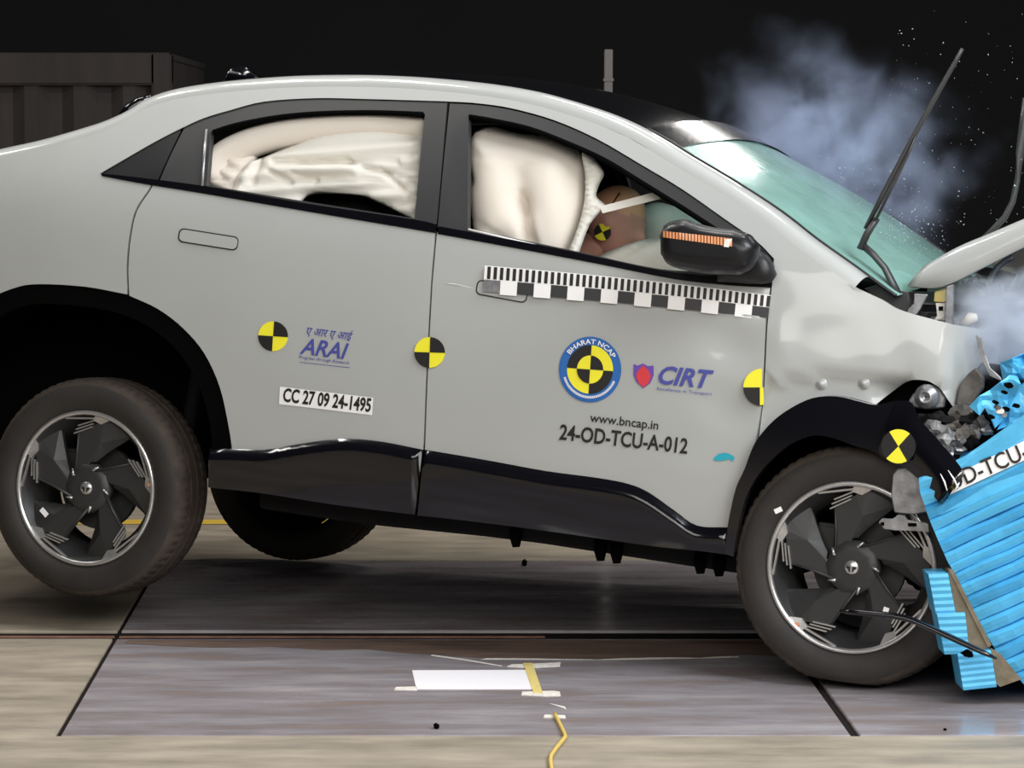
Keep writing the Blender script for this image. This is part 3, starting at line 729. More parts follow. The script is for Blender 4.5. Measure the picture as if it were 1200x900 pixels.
# --- curtain airbag in the rear window
q = np.array(spline([(246,216),(252,196),(266,181),(300,166),(345,155),(400,148),(455,146),(500,150)], 5))
pts = [tuple(p) for p in unS(q, -.085)]
tube('curtain_airbag', pts, [.030]+[.048]*(len(pts)-8)+[.045,.042,.04,.038,.036,.034,.032], 'airbag', car, 14)
q2 = runs([(243,222),(244,200),(256,184),(280,176),(305,180)], [(305,180),(292,200),(280,228)], [(280,228),(243,222)])
pillow('curtain_airbag', q2, .11, .05, .03, .05, 'airbag', car, fn=lambda x,y: .010*np.sin((x*.5-y)*.35), follow=True)
cl_ = runs([(268,232),(276,212),(290,192),(312,183),(340,171),(380,158),(430,152),(502,157)], [(502,157),(496,200),(490,262)], [(490,262),(465,248),(442,237),(425,230),(395,227),(365,228),(352,238),(345,250),(300,238),(268,232)])
def cl_fn(x, y):
    return (-.020*ln(x,y,(325,190),(470,190),3) - .022*ln(x,y,(350,190),(410,188),3.0) - .020*ln(x,y,(405,190),(492,212),2.5) - .02*ln(x,y,(350,205),(372,212),3) - .018*ln(x,y,(372,212),(470,211),2.5) - .02*ln(x,y,(450,200),(488,232),2.2)
            - .020*ln(x,y,(310,182),(300,215),3) - .015*ln(x,y,(320,200),(345,215),3) + .016*ln(x,y,(300,190),(285,225),5) + .008*np.sin(y*.33+x*.03) + .018*ln(x,y,(320,197),(420,200),5))
o = pillow('curtain_drape', cl_, .085, .03, .01, .05, 'cloth_white', car, step=.009, fn=cl_fn, follow=True); part_label(o, 'white airbag cloth hanging in folds in the rear window')
pillow('headrest', runs([(340,270),(348,246),(358,233),(375,228),(420,229),(437,234),(450,248),(470,262),(480,280)], [(480,280),(340,270)]), -.52, .05, .06, .05, 'seat', car)
# --- cabin
box('cabin_floor', (1.35, 0, .50), (1.9, 1.5, .06), 'liner', car)
for y in (-.38, .38):
    box('front_seat', (1.22, y, .80), (.5, .48, .2), 'seat', car, .05); box('seat_back', (.98, y, 1.10), (.14, .46, .62), 'seat', car, .05, ry=R(14))
    box('headrest', (.90, y, 1.46), (.10, .26, .16), 'seat', car, .04, ry=R(10))
box('rear_seat', (.36, 0, .86), (.5, 1.2, .22), 'seat', car, .05); box('seat_back', (.08, 0, 1.12), (.14, 1.2, .56), 'seat', car, .05, ry=R(20))
box('dashboard', (2.15, 0, 1.00), (.4, 1.44, .26), 'liner', car, .06)
box('firewall', (2.42, 0, .80), (.04, 1.5, .56), 'liner', car)
box('parcel_shelf', (-.25, 0, 1.12), (.6, 1.2, .04), 'liner', car)

# ------------------------------------------------------------------ crash test dummy at the wheel
hc = unY([(722,259)], -.42)[0]
def head_bm(bm, c, tilt):
    r = bmesh.ops.create_uvsphere(bm, u_segments=40, v_segments=28, radius=1)['verts']
    mt = Matrix.Translation(c) @ Matrix.Rotation(tilt, 4, 'Y')
    for v in r:
        x, y, z = v.co
        hx, hy, hz = .088, .072, .112
        if z < 0: hx *= 1-.22*(-z)**1.5*(1 if x < 0 else .35); hy *= 1-.28*(-z)**1.6
        X, Y, Z = x*hx, y*hy, z*hz
        if x < 0 and z > -.3: X *= 1.14
        g_ = lambda cx, cy, cz, s, a: a*math.exp(-((X-cx)**2+(Y-cy)**2+(Z-cz)**2)/s**2)
        X += g_(.086,0,-.012,.016,.026) + g_(.088,0,.022,.03,.007) + g_(.07,0,-.088,.03,.010)             # nose, brow, chin
        X -= g_(.080,.030,.006,.014,.010) + g_(.080,-.030,.006,.014,.010) + g_(.078,0,-.052,.011,.006)     # eyes, mouth
        for s_ in (-1, 1): Y += s_*g_(-.004, s_*.072, -.006, .016, .012)                                      # ears
        v.co = mt @ Vector((X, Y, Z))
    return r
# torso, arms and legs grown as one skin
me = bpy.data.meshes.new('crash_test_dummy')
hand = unY([(768,317)], -.55)[0]
J = dict(pel=(1.16,-.38,.92), waist=(1.18,-.38,1.02), chest=(1.26,-.39,1.12), nb=(hc[0]-.13,-.40,hc[2]-.13), nk=(hc[0]-.06,-.41,hc[2]-.085), hd=(hc[0]-.02,-.42,hc[2]-.04),
         sl=(1.30,-.55,1.12), el=(1.55,-.58,1.03), hl=tuple(hand-np.array([.05,0,.02])), hl2=tuple(hand), sr=(1.32,-.22,1.12), er=(1.56,-.16,1.0), hr=(1.82,-.24,1.06),
         tl=(1.20,-.47,.92), kl=(1.66,-.48,.94), al=(1.95,-.48,.62), tr=(1.20,-.29,.92), kr=(1.66,-.28,.94), ar=(1.95,-.28,.62))
Rj = dict(pel=.13,waist=.125,chest=.13,nb=.065,nk=.052,hd=.05,sl=.062,el=.042,hl=.03,hl2=.022,sr=.062,er=.042,hr=.03,tl=.085,kl=.058,al=.04,tr=.085,kr=.058,ar=.04)
ks = list(J); ix = {k: i for i, k in enumerate(ks)}
Ed = [('pel','waist'),('waist','chest'),('chest','nb'),('nb','nk'),('nk','hd'),('chest','sl'),('sl','el'),('el','hl'),('hl','hl2'),('chest','sr'),('sr','er'),('er','hr'),('pel','tl'),('tl','kl'),('kl','al'),('pel','tr'),('tr','kr'),('kr','ar')]
me.from_pydata([J[k] for k in ks], [(ix[a], ix[b]) for a, b in Ed], [])
to = bpy.data.objects.new('crash_test_dummy', me); C.objects.link(to)
to.modifiers.new('skin', 'SKIN'); to.modifiers.new('sub', 'SUBSURF').levels = 2
for k in ks: me.skin_vertices[0].data[ix[k]].radius = (Rj[k], Rj[k])
me.skin_vertices[0].data[0].use_root = True
me2 = bpy.data.meshes.new_from_object(to.evaluated_get(bpy.context.evaluated_depsgraph_get())); bpy.data.objects.remove(to)
bm = bmesh.new(); bm.from_mesh(me2); bpy.data.meshes.remove(me2)
for f in bm.faces: f.material_index = 1
nf = len(bm.faces); hv = set(head_bm(bm, Vector(hc), R(22)))
inv = (Matrix.Translation(Vector(hc)) @ Matrix.Rotation(R(22), 4, 'Y')).inverted()
for f in bm.faces:
    if all(v in hv for v in f.verts):
        p = inv @ f.calc_center_median(); f.material_index = 0 if p.z > .032 + .25*p.x else 1
        f.smooth = True
dm = from_bm('crash_test_dummy', bm, 'dummy_skin', None, True); dm.data.materials.append(MATS['dummy_dark']); dm.matrix_world = Mw
tag(dm, 'brown crash test dummy slumped over the airbag behind the front window', 'dummy')
def on_head(px, py, lift):          # on the near side of the dummy's head
    return unY([(px,py)], -.42-.071-lift)[0]
c_ = (706,272)
for a0, m_ in ((0,'yellow'),(90,'ink_black'),(180,'yellow'),(270,'ink_black')):
    P = [on_head(px, py, .003) for px, py in wedge(c_, 10, a0+25, a0+115, 8)]
    o = raw('target_marker', P, [tuple(range(len(P)))], m_, dm, False, False)
tube('cap_seam', [tuple(on_head(px, py, l)) for px, py, l in ((711,247,.0),(718,238,-.004),(726,226,-.02))], .0025, 'ink_black', dm, 5)
# ------------------------------------------------------------------ door mirror
mo = runs([(774,290),(774,275),(778,265),(788,259),(805,257),(815,261),(840,267),(866,270),(880,275)], [(880,275),(890,290),(884,312),(868,322)], [(868,322),(830,321),(800,316),(782,309),(775,298)])
mir = pillow('door_mirror', mo, -1.02, .055, .07, .045, 'mirror_black', car, step=.010); part_label(mir, 'glossy black door mirror with an orange indicator strip')
Pm = unY(mo, -1.02)[:, [0,2]]; sgm = np.concatenate([Pm, np.roll(Pm,-1,0)],1)
def on_mirror(p, lift=.003):
    Q = unY(p, -1.06)
    for _ in range(6):
        d = np.clip(seg_dist(Q[:, [0,2]], sgm)/.045, 0, 1); Yv = -1.02-.055*np.sqrt(np.clip(1-(1-d)**2,0,1))-lift
        dd = rays(p) @ M; Q = O_L + ((Yv-O_L[1])/dd[:,1])[:,None]*dd
    return Q
bm = bmesh.new()
nseg = 22
for k in range(nseg):
    x0 = 777 + 82*k/nseg; x1 = x0 + 82/nseg*.72
    yt = lambda x: 270.5 + (x-777)*.110; yb_ = lambda x: 278 + (x-777)*.135
    P = on_mirror(np.array([(x0,yt(x0)),(x1,yt(x1)),(x1,yb_(x1)),(x0,yb_(x0))])); bm.faces.new([bm.verts.new(tuple(p)) for p in P])
for f in bm.faces:
    f.normal_update()
    if f.normal.y > 0: f.normal_flip()
part_label(from_bm('indicator_strip', bm, 'orange', mir, False, False), 'orange segmented indicator strip')
P = on_mirror(np.array([(849,280),(858,280),(854,290),(848,289)]), .004)
raw('indicator_lens', P, [(0,1,2,3)], 'tape_white', mir, False, False)
pillow('mirror_foot', runs([(845,300),(868,290),(900,300),(904,331),(840,330)]), -.93, .03, .08, .03, 'satin_black', car)
panel('mirror_sail', runs([(866,272),(887,286),(903,303)],[(903,303),(903,331)],[(903,331),(850,328),(838,318)],[(838,318),(866,272)]), 'satin_black', car, off=.004, t=.02)
# ------------------------------------------------------------------ door handles
def rrect(a, b, h, r, n=5):         # rounded bar from a to b (centre line), half height h
    a, b = np.array(a,float), np.array(b,float); d = (b-a)/np.hypot(*(b-a)); u = np.array([d[1],-d[0]])
    out = []
    for c, s, a0 in ((b,1,-90),(a,-1,90)):
        for sy, st_ in ((-1,0),(1,1)):
            cc = c - s*d*r + u*(sy*s)*(h-r)
            for k in range(n+1):
                an = R(a0 + (90 if st_ else 0) + 90*k/n); out.append(cc + d*math.cos(an)*r + u*math.sin(an)*r)
    return np.array(out)
for parent, a, b, h in ((rdn,(209,275),(279,286),8.5),(fdn,(558,336),(618,347),9)):
    panel('handle_recess', rrect(a, b, h, 6), 'frame_grey', parent, off=.0012, t=.002, both=False)
    aa = np.array(a,float)+(1.6,.2); bb_ = np.array(b,float)-(1.6,.2)
    o = panel('door_handle', rrect(aa, bb_, h-1.6, 5), 'paint', parent, off=.0045, t=.004, both=False)
tube('handle_glint', [tuple(p) for p in unS([(512,331),(535,334),(556,338)], -.001)], [.001,.004,.002], 'paint', fdn, 6)

# ------------------------------------------------------------------ stickers on the doors
def target(c, r, parent, a_=4., off=.002, fn=None, dark='ink_black', ry=None, order=('ink_black','yellow')):
    o = decal('target_sticker', [circ(c, r, 0, 360, 40, ry)], 'yellow', parent, off, fn)
    decal('sticker_quadrant', [wedge(c, r, 0-a_, 90-a_, 12, ry), wedge(c, r, 180-a_, 270-a_, 12, ry)], dark, o, off+.0012, fn)
    return o
target((320,394), 17.5, rdn)
target((503.5,413), 18.0, fdn, a_=2, off=.006)
# half of a sticker left on the door edge
o = decal('target_sticker', [circ((893,454),22,90,270,24)], 'yellow', fdn, .0085)
decal('sticker_quadrant', [wedge((893,454),22,180,270,12)], 'ink_black', o, .0097)
decal('target_sticker', [[(890.5,454),(895,454),(895,474),(890.5,475)]], 'yellow', fdn, .0108)
# laboratory logo and test number on the rear door
def italic(p0, p1, sh): return None
lg = decal('logo_sticker', [[(351,424.2),(410,430.6),(410,431.2),(351,424.8)]], 'ink_blue', rdn, .002)
letters('logo_lettering', 'ARAI', (351,414), (407,421), 18, 'ink_blue', lg, .002, shear=.28, bold=.02)
letters('logo_lettering', 'ए आर ए आई', (359,392), (413,399), 9, 'ink_blue', lg, .002, shear=.25, bold=.01)
letters('logo_lettering', 'Progress through Research', (350,420), (409,427), 3.6, 'ink_blue', lg, .002, shear=.2)
ws_ = decal('number_sticker', [[(328,453),(437.5,466),(436,486.5),(327,473.5)]], 'sticker_white', rdn, .002)
letters('lettering', 'CC 27 09 24-1495', (331,470), (434,482.5), 15, 'ink_black', ws_, .0032, bold=.03)
# round programme badge on the front door
cb = (691.5,433); rb = 36.5
bd = decal('round_badge', [circ(cb, rb, 0, 360, 56, 38.5)], 'logo_blue', fdn, .003)
decal('badge_ring', [circ(cb, 35, 0, 360, 56, 37)], 'logo_blue', bd, .0036)
decal('badge_face', [circ(cb, 27, 0, 360, 48, 28.5)], 'yellow', bd, .0042)
decal('badge_quadrant', [wedge(cb,27,86,176,14,28.5), wedge(cb,27,266,356,14,28.5)], 'ink_black', bd, .0052)
decal('badge_centre', [circ(cb, 15.5, 0, 360, 36, 16.5)], 'yellow', bd, .0062)
decal('badge_quadrant', [wedge(cb,15.5,-4,86,10,16.5), wedge(cb,15.5,176,266,10,16.5)], 'ink_black', bd, .0072)
v, f = text_tris('BHARAT NCAP', bold=.015); lo, hi = v.min(0), v.max(0)
u = (v[:,0]-lo[0])/(hi[0]-lo[0]); an = np.radians(146 - 118*u - 2); rr_ = 28.6 + v[:,1]/.73*5.6
raw('badge_lettering', unS(np.stack([cb[0]+rr_*np.cos(an), cb[1]-rr_*1.05*np.sin(an)],1), .0075), f, 'sticker_white', bd, False, False)
polys = []
for k in range(46):
    a0 = 196 + 140*k/46; polys.append([(cb[0]+r_*math.cos(R(a)), cb[1]-1.05*r_*math.sin(R(a))) for r_, a in ((29.6,a0),(32.4,a0),(32.4,a0+2),(29.6,a0+2))])
decal('badge_small_print', polys, 'sticker_white', bd, .0075)
# shield logo and its name
sh_ = decal('shield_logo', [[(742.5,426.5),(747,428.5),(753.5,426),(759,429),(766,428.5),(766,440),(762,449),(754,455),(746,448),(742.5,440)]], 'ink_purple', fdn, .003)
decal('shield_flame', [[(748,434),(754,428),(760,434),(763,441),(760,449),(754,454),(748,448),(745,440)]], 'ink_red', sh_, .0042)
letters('logo_lettering', 'CIRT', (771,449), (835,455), 20, 'ink_blue', sh_, .0035, shear=.3, bold=.03)
letters('logo_lettering', 'Excellence in Transport', (770,457), (834,463.5), 3.6, 'ink_blue', sh_, .0035)
w1 = decal('web_address', [[(691,497.5),(691.6,497.6),(691.6,497.9),(691,497.8)]], 'ink_black', fdn, .003)
letters('lettering', 'www.bncap.in', (691,494), (771,503.5), 10, 'ink_black', w1, .0035, bold=.012)
w2 = decal('test_number', [[(655,516),(655.6,516),(655.6,516.4),(655,516.4)]], 'ink_black', fdn, .003)
letters('lettering', '24-OD-TCU-A-012', (655,514.5), (805,531.5), 17, 'ink_black', w2, .0035, bold=.022)
decal('teal_smudge', [[(836,537),(842,532),(850,530.5),(857,533),(861,536),(859,541),(855,538),(846,540),(838,540)]], 'sticker_teal', fdn, .003)
# measuring tape under the mirror: fine comb above, coarse blocks below
def tp(u, v):                        # u along the tape 0..1, v down 0..1
    top0, top1 = np.array((568,311.)), np.array((903,346.)); bot0, bot1 = np.array((566,344.)), np.array((900,375.))
    a = top0+(top1-top0)*u; b_ = bot0+(bot1-bot0)*u; bow = 2.2*math.sin(math.pi*u)
    return a*(1-v)+b_*v + np.array((0,-bow))
def tapefn(p):
    P = unS(p, .004); return P
K = 45
mt_ = decal('measuring_tape', [[tp(k/40,0),tp((k+1)/40,0),tp((k+1)/40,.56),tp(k/40,.56)] for k in range(40)], 'sticker_white', fdn, .011)
part_label(mt_, 'black and white measuring tape stuck below the window')
decal('tape_tick', [[tp((k+.48)/K,.03),tp((k+1)/K,.03),tp((k+1)/K,.47),tp((k+.48)/K,.47)] for k in range(K)], 'ink_black', mt_, .0125)
for k in range(17):
    e_ = .93 if k % 2 == 0 else 1.
    decal('tape_block', [[tp(k/17,.5),tp((k+1)/17,.5),tp((k+1)/17,e_),tp(k/17,e_)]], 'sticker_white' if k % 2 else ('frame_grey' if k else 'metal'), mt_, .0125)
# bow-tie target on the torn arch trim
c_ = (1053,523)
def on_arch(p): return unY(p, -.99)
P = on_arch(np.array(circ(c_, 20, 0, 360, 36)))
o = raw('target_sticker', list(P)+list(P+np.array([0,.002,0])), [tuple(range(36))]+[(i,(i+1)%36,36+(i+1)%36,36+i) for i in range(36)], 'satin_black', car)
bm = bmesh.new()
for a0, a1 in ((48,122),(225,300)):
    q = on_arch(np.array(wedge(c_, 20, a0, a1, 12)))-np.array([0,.0015,0]); bm.faces.new([bm.verts.new(tuple(p)) for p in q])
from_bm('sticker_quadrant', bm, 'yellow', o, False, False)

# ------------------------------------------------------------------ crushed nose: bonnet, engine bay, wipers
ht = [(1081,314),(1120,292),(1160,275),(1200,258),(1245,240),(1280,232),(1305,236)]
hb = [(1063,335),(1102,336),(1150,314),(1200,289),(1245,271),(1280,262),(1305,262)]
A_ = unY(np.array(spline(ht,4)), -.705); B_ = unY(np.array(spline(hb,4)), -.735); nA = len(A_)
rows_ = [B_, B_*.4+A_*.6+np.array([0,-.008,0]), A_+np.array([0,-.004,0])]
for s in np.linspace(0,1,9)[0:]:
    y = -.69 + 1.38*s; c = 1-(2*s-1)**2
    rows_.append(np.stack([A_[:,0], np.full(nA,y), A_[:,2]+.006+.02*c], 1))
rows_ += [np.stack([B_[:,0], -B_[:,1], B_[:,2]],1)]
V = np.concatenate(rows_); o = raw('bonnet', V, grid_faces(len(rows_), nA), 'paint', car, True); md = o.modifiers.new('thick','SOLIDIFY'); md.thickness = .012; md.offset = -1
part_label(o, 'buckled grey bonnet standing up off its hinges')
box('cowl', (2.50, 0, 1.06), (.20, 1.46, .10), 'satin_black', car, .02, ry=R(10))
box('engine_block', (2.78, .05, .78), (.55, 1.1, .46), 'liner', car, .05)
def slat(name, pts, Y, th, m, bev=0):
    P = unY(np.array(pts, float), Y); n_ = len(P); bm = bmesh.new()
    a = [bm.verts.new(tuple(p)) for p in P]; b_ = [bm.verts.new((p[0], p[1]+th, p[2])) for p in P]
    f1 = bm.faces.new(a); f2 = bm.faces.new(b_[::-1])
    for i in range(n_): bm.faces.new((a[i], b_[i], b_[(i+1)%n_], a[(i+1)%n_]))
    if bev: bmesh.ops.bevel(bm, geom=[e for e in bm.edges], offset=bev, segments=1, affect='EDGES')
    bmesh.ops.triangulate(bm, faces=[f for f in bm.faces if len(f.verts) > 4])
    return from_bm(name, bm, m, car)
slat('cowl_side', [(1012,338),(1034,332),(1046,340),(1064,342),(1068,372),(1048,366),(1030,355)], -.74, .10, 'frame_grey', .003)
slat('cowl_highlight', [(1040,316),(1053,317),(1068,324),(1061,334),(1048,331)], -.50, .03, 'sticker_white', .003)  # white patch painted in for the lit corner of the cowl
slat('bonnet_hinge', [(1071,344),(1087,345),(1078,362),(1070,374),(1061,371),(1064,362),(1072,356)], -.76, .012, 'metal', .002)
slat('bonnet_stay', [(1109,336),(1117,333),(1116,384),(1107,381)], -.74, .02, 'metal', .002)
slat('fuse_cover', [(1095,342),(1108,338),(1107,354),(1094,354)], -.70, .06, 'tape_yellow', .003)
slat('hinge_block', [(1096,355),(1107,355),(1106,374),(1093,376),(1099,370)], -.72, .03, 'tape_white', .002)
slat('hinge_hole', [(1100,359),(1105,359),(1105,364),(1100,364)], -.723, .01, 'liner')
tube('bay_rail', [tuple(p) for p in unY([(1090,376),(1120,378),(1146,382)], -.66)], .012, 'metal', car)
tube('filler_cap', [tuple(p) for p in unY([(1128,380),(1138,373),(1145,371)], -.72)], [.012,.018,.010], 'tape_white', car)
for k in range(4):
    q = unY(np.array([(1158+4.5*k+3*math.sin(t_), 342-9*math.cos(t_)) for t_ in np.linspace(.2,2.9,8)]), -.42)
    tube('bay_spring', [tuple(p) for p in q], .0055, 'metal', car, 6)
tube('bay_hose', [tuple(p) for p in unY(spline([(1158,350),(1160,330),(1170,312),(1188,300)],4), -.40)], .009, 'metal', car)
for px_, py_, r_ in ((1136,327,.016),(1128,331,.009),(1146,325,.012),(1178,347,.014)):
    q = unY([(px_,py_)], -.45)[0]; bm = bmesh.new(); bmesh.ops.create_icosphere(bm, subdivisions=2, radius=r_)
    for v in bm.verts: v.co = Vector(q) + v.co*(.7+.6*noise.noise(v.co*90+Vector(q)*9))
    from_bm('torn_fitting', bm, 'metal', car)
# wiper thrown up off the screen: cranked arm, long blade, thin link
def bar3(name, pts, Y, rad, m='frame_grey', parent=car, flat=.6): return tube(name, [tuple(p) for p in unY(np.array(pts,float), Y)], rad, m, parent, 8, flat)
wa = bar3('wiper', [(1054,347),(1046,332),(1037,314),(1024,299),(1012,288)], -.74, [.018,.019,.017,.017,.018]); part_label(wa, 'wiper arm and blade sticking straight up')
bar3('blade_root', [(1008,292),(1016,274),(1028,256)], -.745, [.018,.018,.015], 'frame_grey', wa)
bar3('wiper_blade', [(1014,268),(1035,228),(1070,161),(1100,107),(1121,70),(1128,57)], -.745, [.010,.015,.013,.012,.011,.009], 'frame_grey', wa)
bar3('wiper_link', [(1026,258),(1048,215),(1064,182),(1073,160)], -.755, [.008,.007,.006,.005], 'frame_grey', wa)
wb = bar3('wiper', [(1152,280),(1165,268),(1178,254),(1187,236),(1192,212),(1196,180),(1199,150),(1203,115)], .15, [.014,.017,.017,.016,.015,.015,.014,.013]); part_label(wb, 'bent far wiper rising behind the bonnet')
# torn mounts, lamp housing and bracket round the front corner
q = unY([(1086,465)], -.86)[0]
bm = bmesh.new(); lathe_bm(bm, [(.003,-.014),(.010,-.016),(.012,-.024),(.018,-.025),(.021,-.016),(.032,-.012),(.036,0),(.034,.03)], 24, tuple(q)); from_bm('lamp_socket', bm, 'metal', car, True)
slat('lamp_mount', [(1064,470),(1070,461),(1082,452),(1098,455),(1108,466),(1105,478),(1086,480),(1072,478)], -.85, .03, 'metal', .004)
slat('lamp_hollow', [(1024,476),(1045,452),(1066,443),(1090,444),(1110,458),(1116,480),(1095,492),(1060,484)], -.80, .04, 'liner')
slat('nose_panel', [(1120,472),(1124,452),(1134,438),(1143,431),(1152,442),(1151,456),(1140,468),(1130,486)], -.83, .03, 'dirty_metal', .004)
slat('nose_strip', [(1143,392),(1150,396),(1153,416),(1159,432),(1172,442),(1174,447),(1160,441),(1151,424),(1146,408)], -.86, .012, 'metal', .002)
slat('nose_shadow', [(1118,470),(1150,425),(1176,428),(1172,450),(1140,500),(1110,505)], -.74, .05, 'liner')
# crumpled plastic: jagged grey and dark shreds
def shred(name, c, Y, sz, m, seed, parent=car):
    q = unY([c], Y)[0]; r_ = random.Random(seed); bm = bmesh.new(); bmesh.ops.create_icosphere(bm, subdivisions=2, radius=1)
    for v in bm.verts:
        k = .45 + .75*abs(noise.noise(v.co*1.7+Vector((seed*3.1,seed,0))))*1.6
        v.co = Vector(q) + Vector((v.co.x*sz[0]*k, v.co.y*sz[1]*k, v.co.z*sz[2]*k))
    return from_bm(name, bm, m, parent)
for i, (c, Y, sz, m_) in enumerate([((1094,503),-.90,(.045,.03,.035),'metal'),((1108,514),-.90,(.05,.03,.04),'metal'),((1120,522),-.88,(.04,.03,.035),'metal'),((1100,490),-.88,(.05,.03,.025),'matte_black'),((1122,500),-.86,(.05,.04,.03),'dirty_metal'),((1138,494),-.86,(.04,.03,.03),'matte_black'),((1080,492),-.88,(.05,.03,.03),'matte_black'),((1128,486),-.84,(.05,.03,.03),'dirty_metal'),((1148,482),-.86,(.03,.02,.02),'matte_black'),((1112,530),-.92,(.025,.02,.03),'metal'),((1130,508),-.89,(.035,.03,.03),'dirty_metal'),((1142,503),-.88,(.035,.03,.03),'metal'),((1136,518),-.90,(.03,.02,.025),'matte_black'),((1150,496),-.88,(.03,.025,.025),'dirty_metal'),((1156,505),-.90,(.025,.02,.02),'metal'),((1126,516),-.91,(.02,.02,.02),'metal')]):
    shred('torn_plastic', c, Y, sz, m_, i+1)
slat('bracket', [(1046,556),(1052,549),(1066,547),(1076,558),(1085,574),(1087,600),(1070,603),(1048,601),(1044,580)], -.93, .02, 'metal', .003)
slat('bracket', [(1029,612),(1034,607),(1046,609),(1052,603),(1060,604),(1062,610),(1088,613),(1089,624),(1066,621),(1050,622),(1036,620)], -.95, .012, 'metal', .002)
slat('bracket_slot', [(1064,613),(1074,613),(1074,617),(1064,617)], -.952, .004, 'liner')
slat('bracket_slot', [(1032,612),(1036,612),(1036,616),(1032,616)], -.952, .004, 'liner')
tr_ = tube('trim_strip', [tuple(p) for p in unY(np.array(spline([(985,716),(1020,719),(1060,724),(1090,736),(1125,752),(1168,772)],3)), -1.06)], [.007]+[.015]*12+[.013]*2+[.006], 'gloss_black', car, 8, .6)
part_label(tr_, 'loose black trim strip hanging across the front wheel')
shred('trim_clip', (1134,766), -1.06, (.02,.012,.014), 'liner', 31)
q = unY([(912,598)], -.97)[0]; box('valve_flag', tuple(q), (.022,.004,.014), 'sticker_white', wf, ry=R(-30))
for px_, py_ in ((962,450),(1012,449)):
    q = unS([(px_,py_)], -.012)[0]; bm = bmesh.new(); lathe_bm(bm, [(.0005,-.004),(.006,-.004),(.008,0),(.016,.001),(.018,.004)], 16, tuple(q)); from_bm('fender_bolt', bm, 'paint', fen[0], True)
# ------------------------------------------------------------------ deformable barrier
bx0 = flo(1330, 790)
ba = bpy.data.objects.new('crash_barrier', None); C.objects.link(ba); bax = dep(1300,700,8.4); ba.location = (bax[0], 8.5, 0)
tag(ba, 'crushed blue honeycomb crash barrier at the right edge', 'barrier')
bpy.context.view_layer.update(); Bi = np.array([bax[0], 8.5, 0])
def bpt(px, py, off=0.):            # point on the barrier's near side, which turns slightly towards the camera to the right
    y = 8.255 - .00045*(px-1080) - off; return dep(px, py, y) - Bi
def bsheet(name, grid, m, parent=ba, th=.004):
    """thin bent sheet from rows of points"""
    nr, nc = len(grid), len(grid[0]); V = [p for r in grid for p in r]; o = raw(name, V, grid_faces(nr, nc), m, parent, False)
    md = o.modifiers.new('thick', 'SOLIDIFY'); md.thickness = th; md.offset = 0; return o
le = np.array([(1077,574),(1090,610),(1103,641),(1118,673),(1136,707),(1156,745),(1172,770),(1190,790),(1205,806)], float)
yle = le[:,1]; ks_ = np.array([560,577,594,608,622,635,648,661,673,686,700,714,729,744,759,774,789,804])
rp_ = random.Random(5)
for a, b_ in zip(ks_[:-1], ks_[1:]):
    xa, xb = np.interp(a, yle, le[:,0]), np.interp(b_, yle, le[:,0]); grid = []
    j1, j2, j3 = rp_.uniform(-.6,.6), rp_.uniform(.7,1.2), rp_.uniform(-1.2,1.2)
    xsr = np.linspace(0, 1, 9)
    prof = [(0,-.012),(.10,.000),(.35,.011*j2),(.62,.007*j2),(.9,.001),(1.0,-.012)]
    for s, off in prof:
        row = []
        for t in xsr:
            xl_ = xa*(1-s)+xb*s; yl_ = a*(1-s)+b_*s
            px_ = xl_ + (1420-xl_)*t**1.6; py_ = yl_ - .46*(px_-xl_) + j1*4*math.sin(t*5+j3)*t + 1.0*math.sin(px_*.07+j3)
            row.append(bpt(px_, py_, off*(.55+.45*min(1, t*6)) + .004*math.sin(px_*.05+j3*3)))
        grid.append(row)
    bsheet('pleat', grid, 'blue' if rp_.random() > .25 else 'blue_dark')
# smooth face sheet behind the text strip, and the strip
def quad_grid(c, nx, ny, fo):       # c: four corners tl, tr, br, bl in the picture; fo(u,v) lift
    c = [np.array(p, float) for p in c]; g_ = []
    for j in range(ny+1):
        v = j/ny; row = []
        for i in range(nx+1):
            u = i/nx; p = (c[0]*(1-u)+c[1]*u)*(1-v)+(c[3]*(1-u)+c[2]*u)*v; row.append(bpt(p[0], p[1], fo(u,v)))
        g_.append(row)
    return g_
bsheet('face_sheet', quad_grid([(1119,543),(1420,332),(1420,405),(1116,563)], 16, 5, lambda u,v: .010+.012*math.sin(u*7+v*2)*(1-v)), 'blue')
bsheet('face_sheet', quad_grid([(1120,549),(1420,418),(1420,470),(1100,604)], 16, 5, lambda u,v: .002+.004*math.sin(u*9)), 'blue')
stp = bsheet('number_strip', quad_grid([(1112,560),(1420,408),(1420,438),(1112,580)], 12, 1, lambda u,v: .016), 'sticker_white', th=.002)
part_label(stp, 'white strip with black test number')
letters('lettering', 'OD-TCU-A-012', (1114,575.5), (1262,512), 19, 'ink_black', stp, put=lambda q: np.array([bpt(a, b_, .0195) for a, b_ in q]), bold=.01)
# torn and folded upper sheets
def bpoly(name, pts, off, m, bow=.02, th=.004, step=.03, tiltx=0.):
    P = np.array(pts, float); c = P.mean(0); bm = bmesh.new()
    b0 = cdt([P*np.array([1,-1])], 6.0)
    V = []; idx = {}
    for v in b0.verts:
        px_, py_ = v.co.x, -v.co.z; r_ = noise.noise(Vector((px_*.06, py_*.06, off*31)))
        idx[v] = len(V); V.append(bpt(px_, py_, off + bow*r_ + tiltx*(px_-c[0])))
    F_ = [tuple(idx[v] for v in f.verts) for f in b0.faces]; b0.free()
    o = raw(name, V, F_, m, ba); md = o.modifiers.new('thick','SOLIDIFY'); md.thickness = th; md.offset = 0; return o
bpoly('torn_sheet', [(1136,476),(1148,464),(1160,457),(1172,448),(1183,440),(1192,441),(1196,450),(1190,465),(1184,478),(1176,492),(1166,502),(1161,490),(1154,478),(1148,487)], -.02, 'blue', .05)
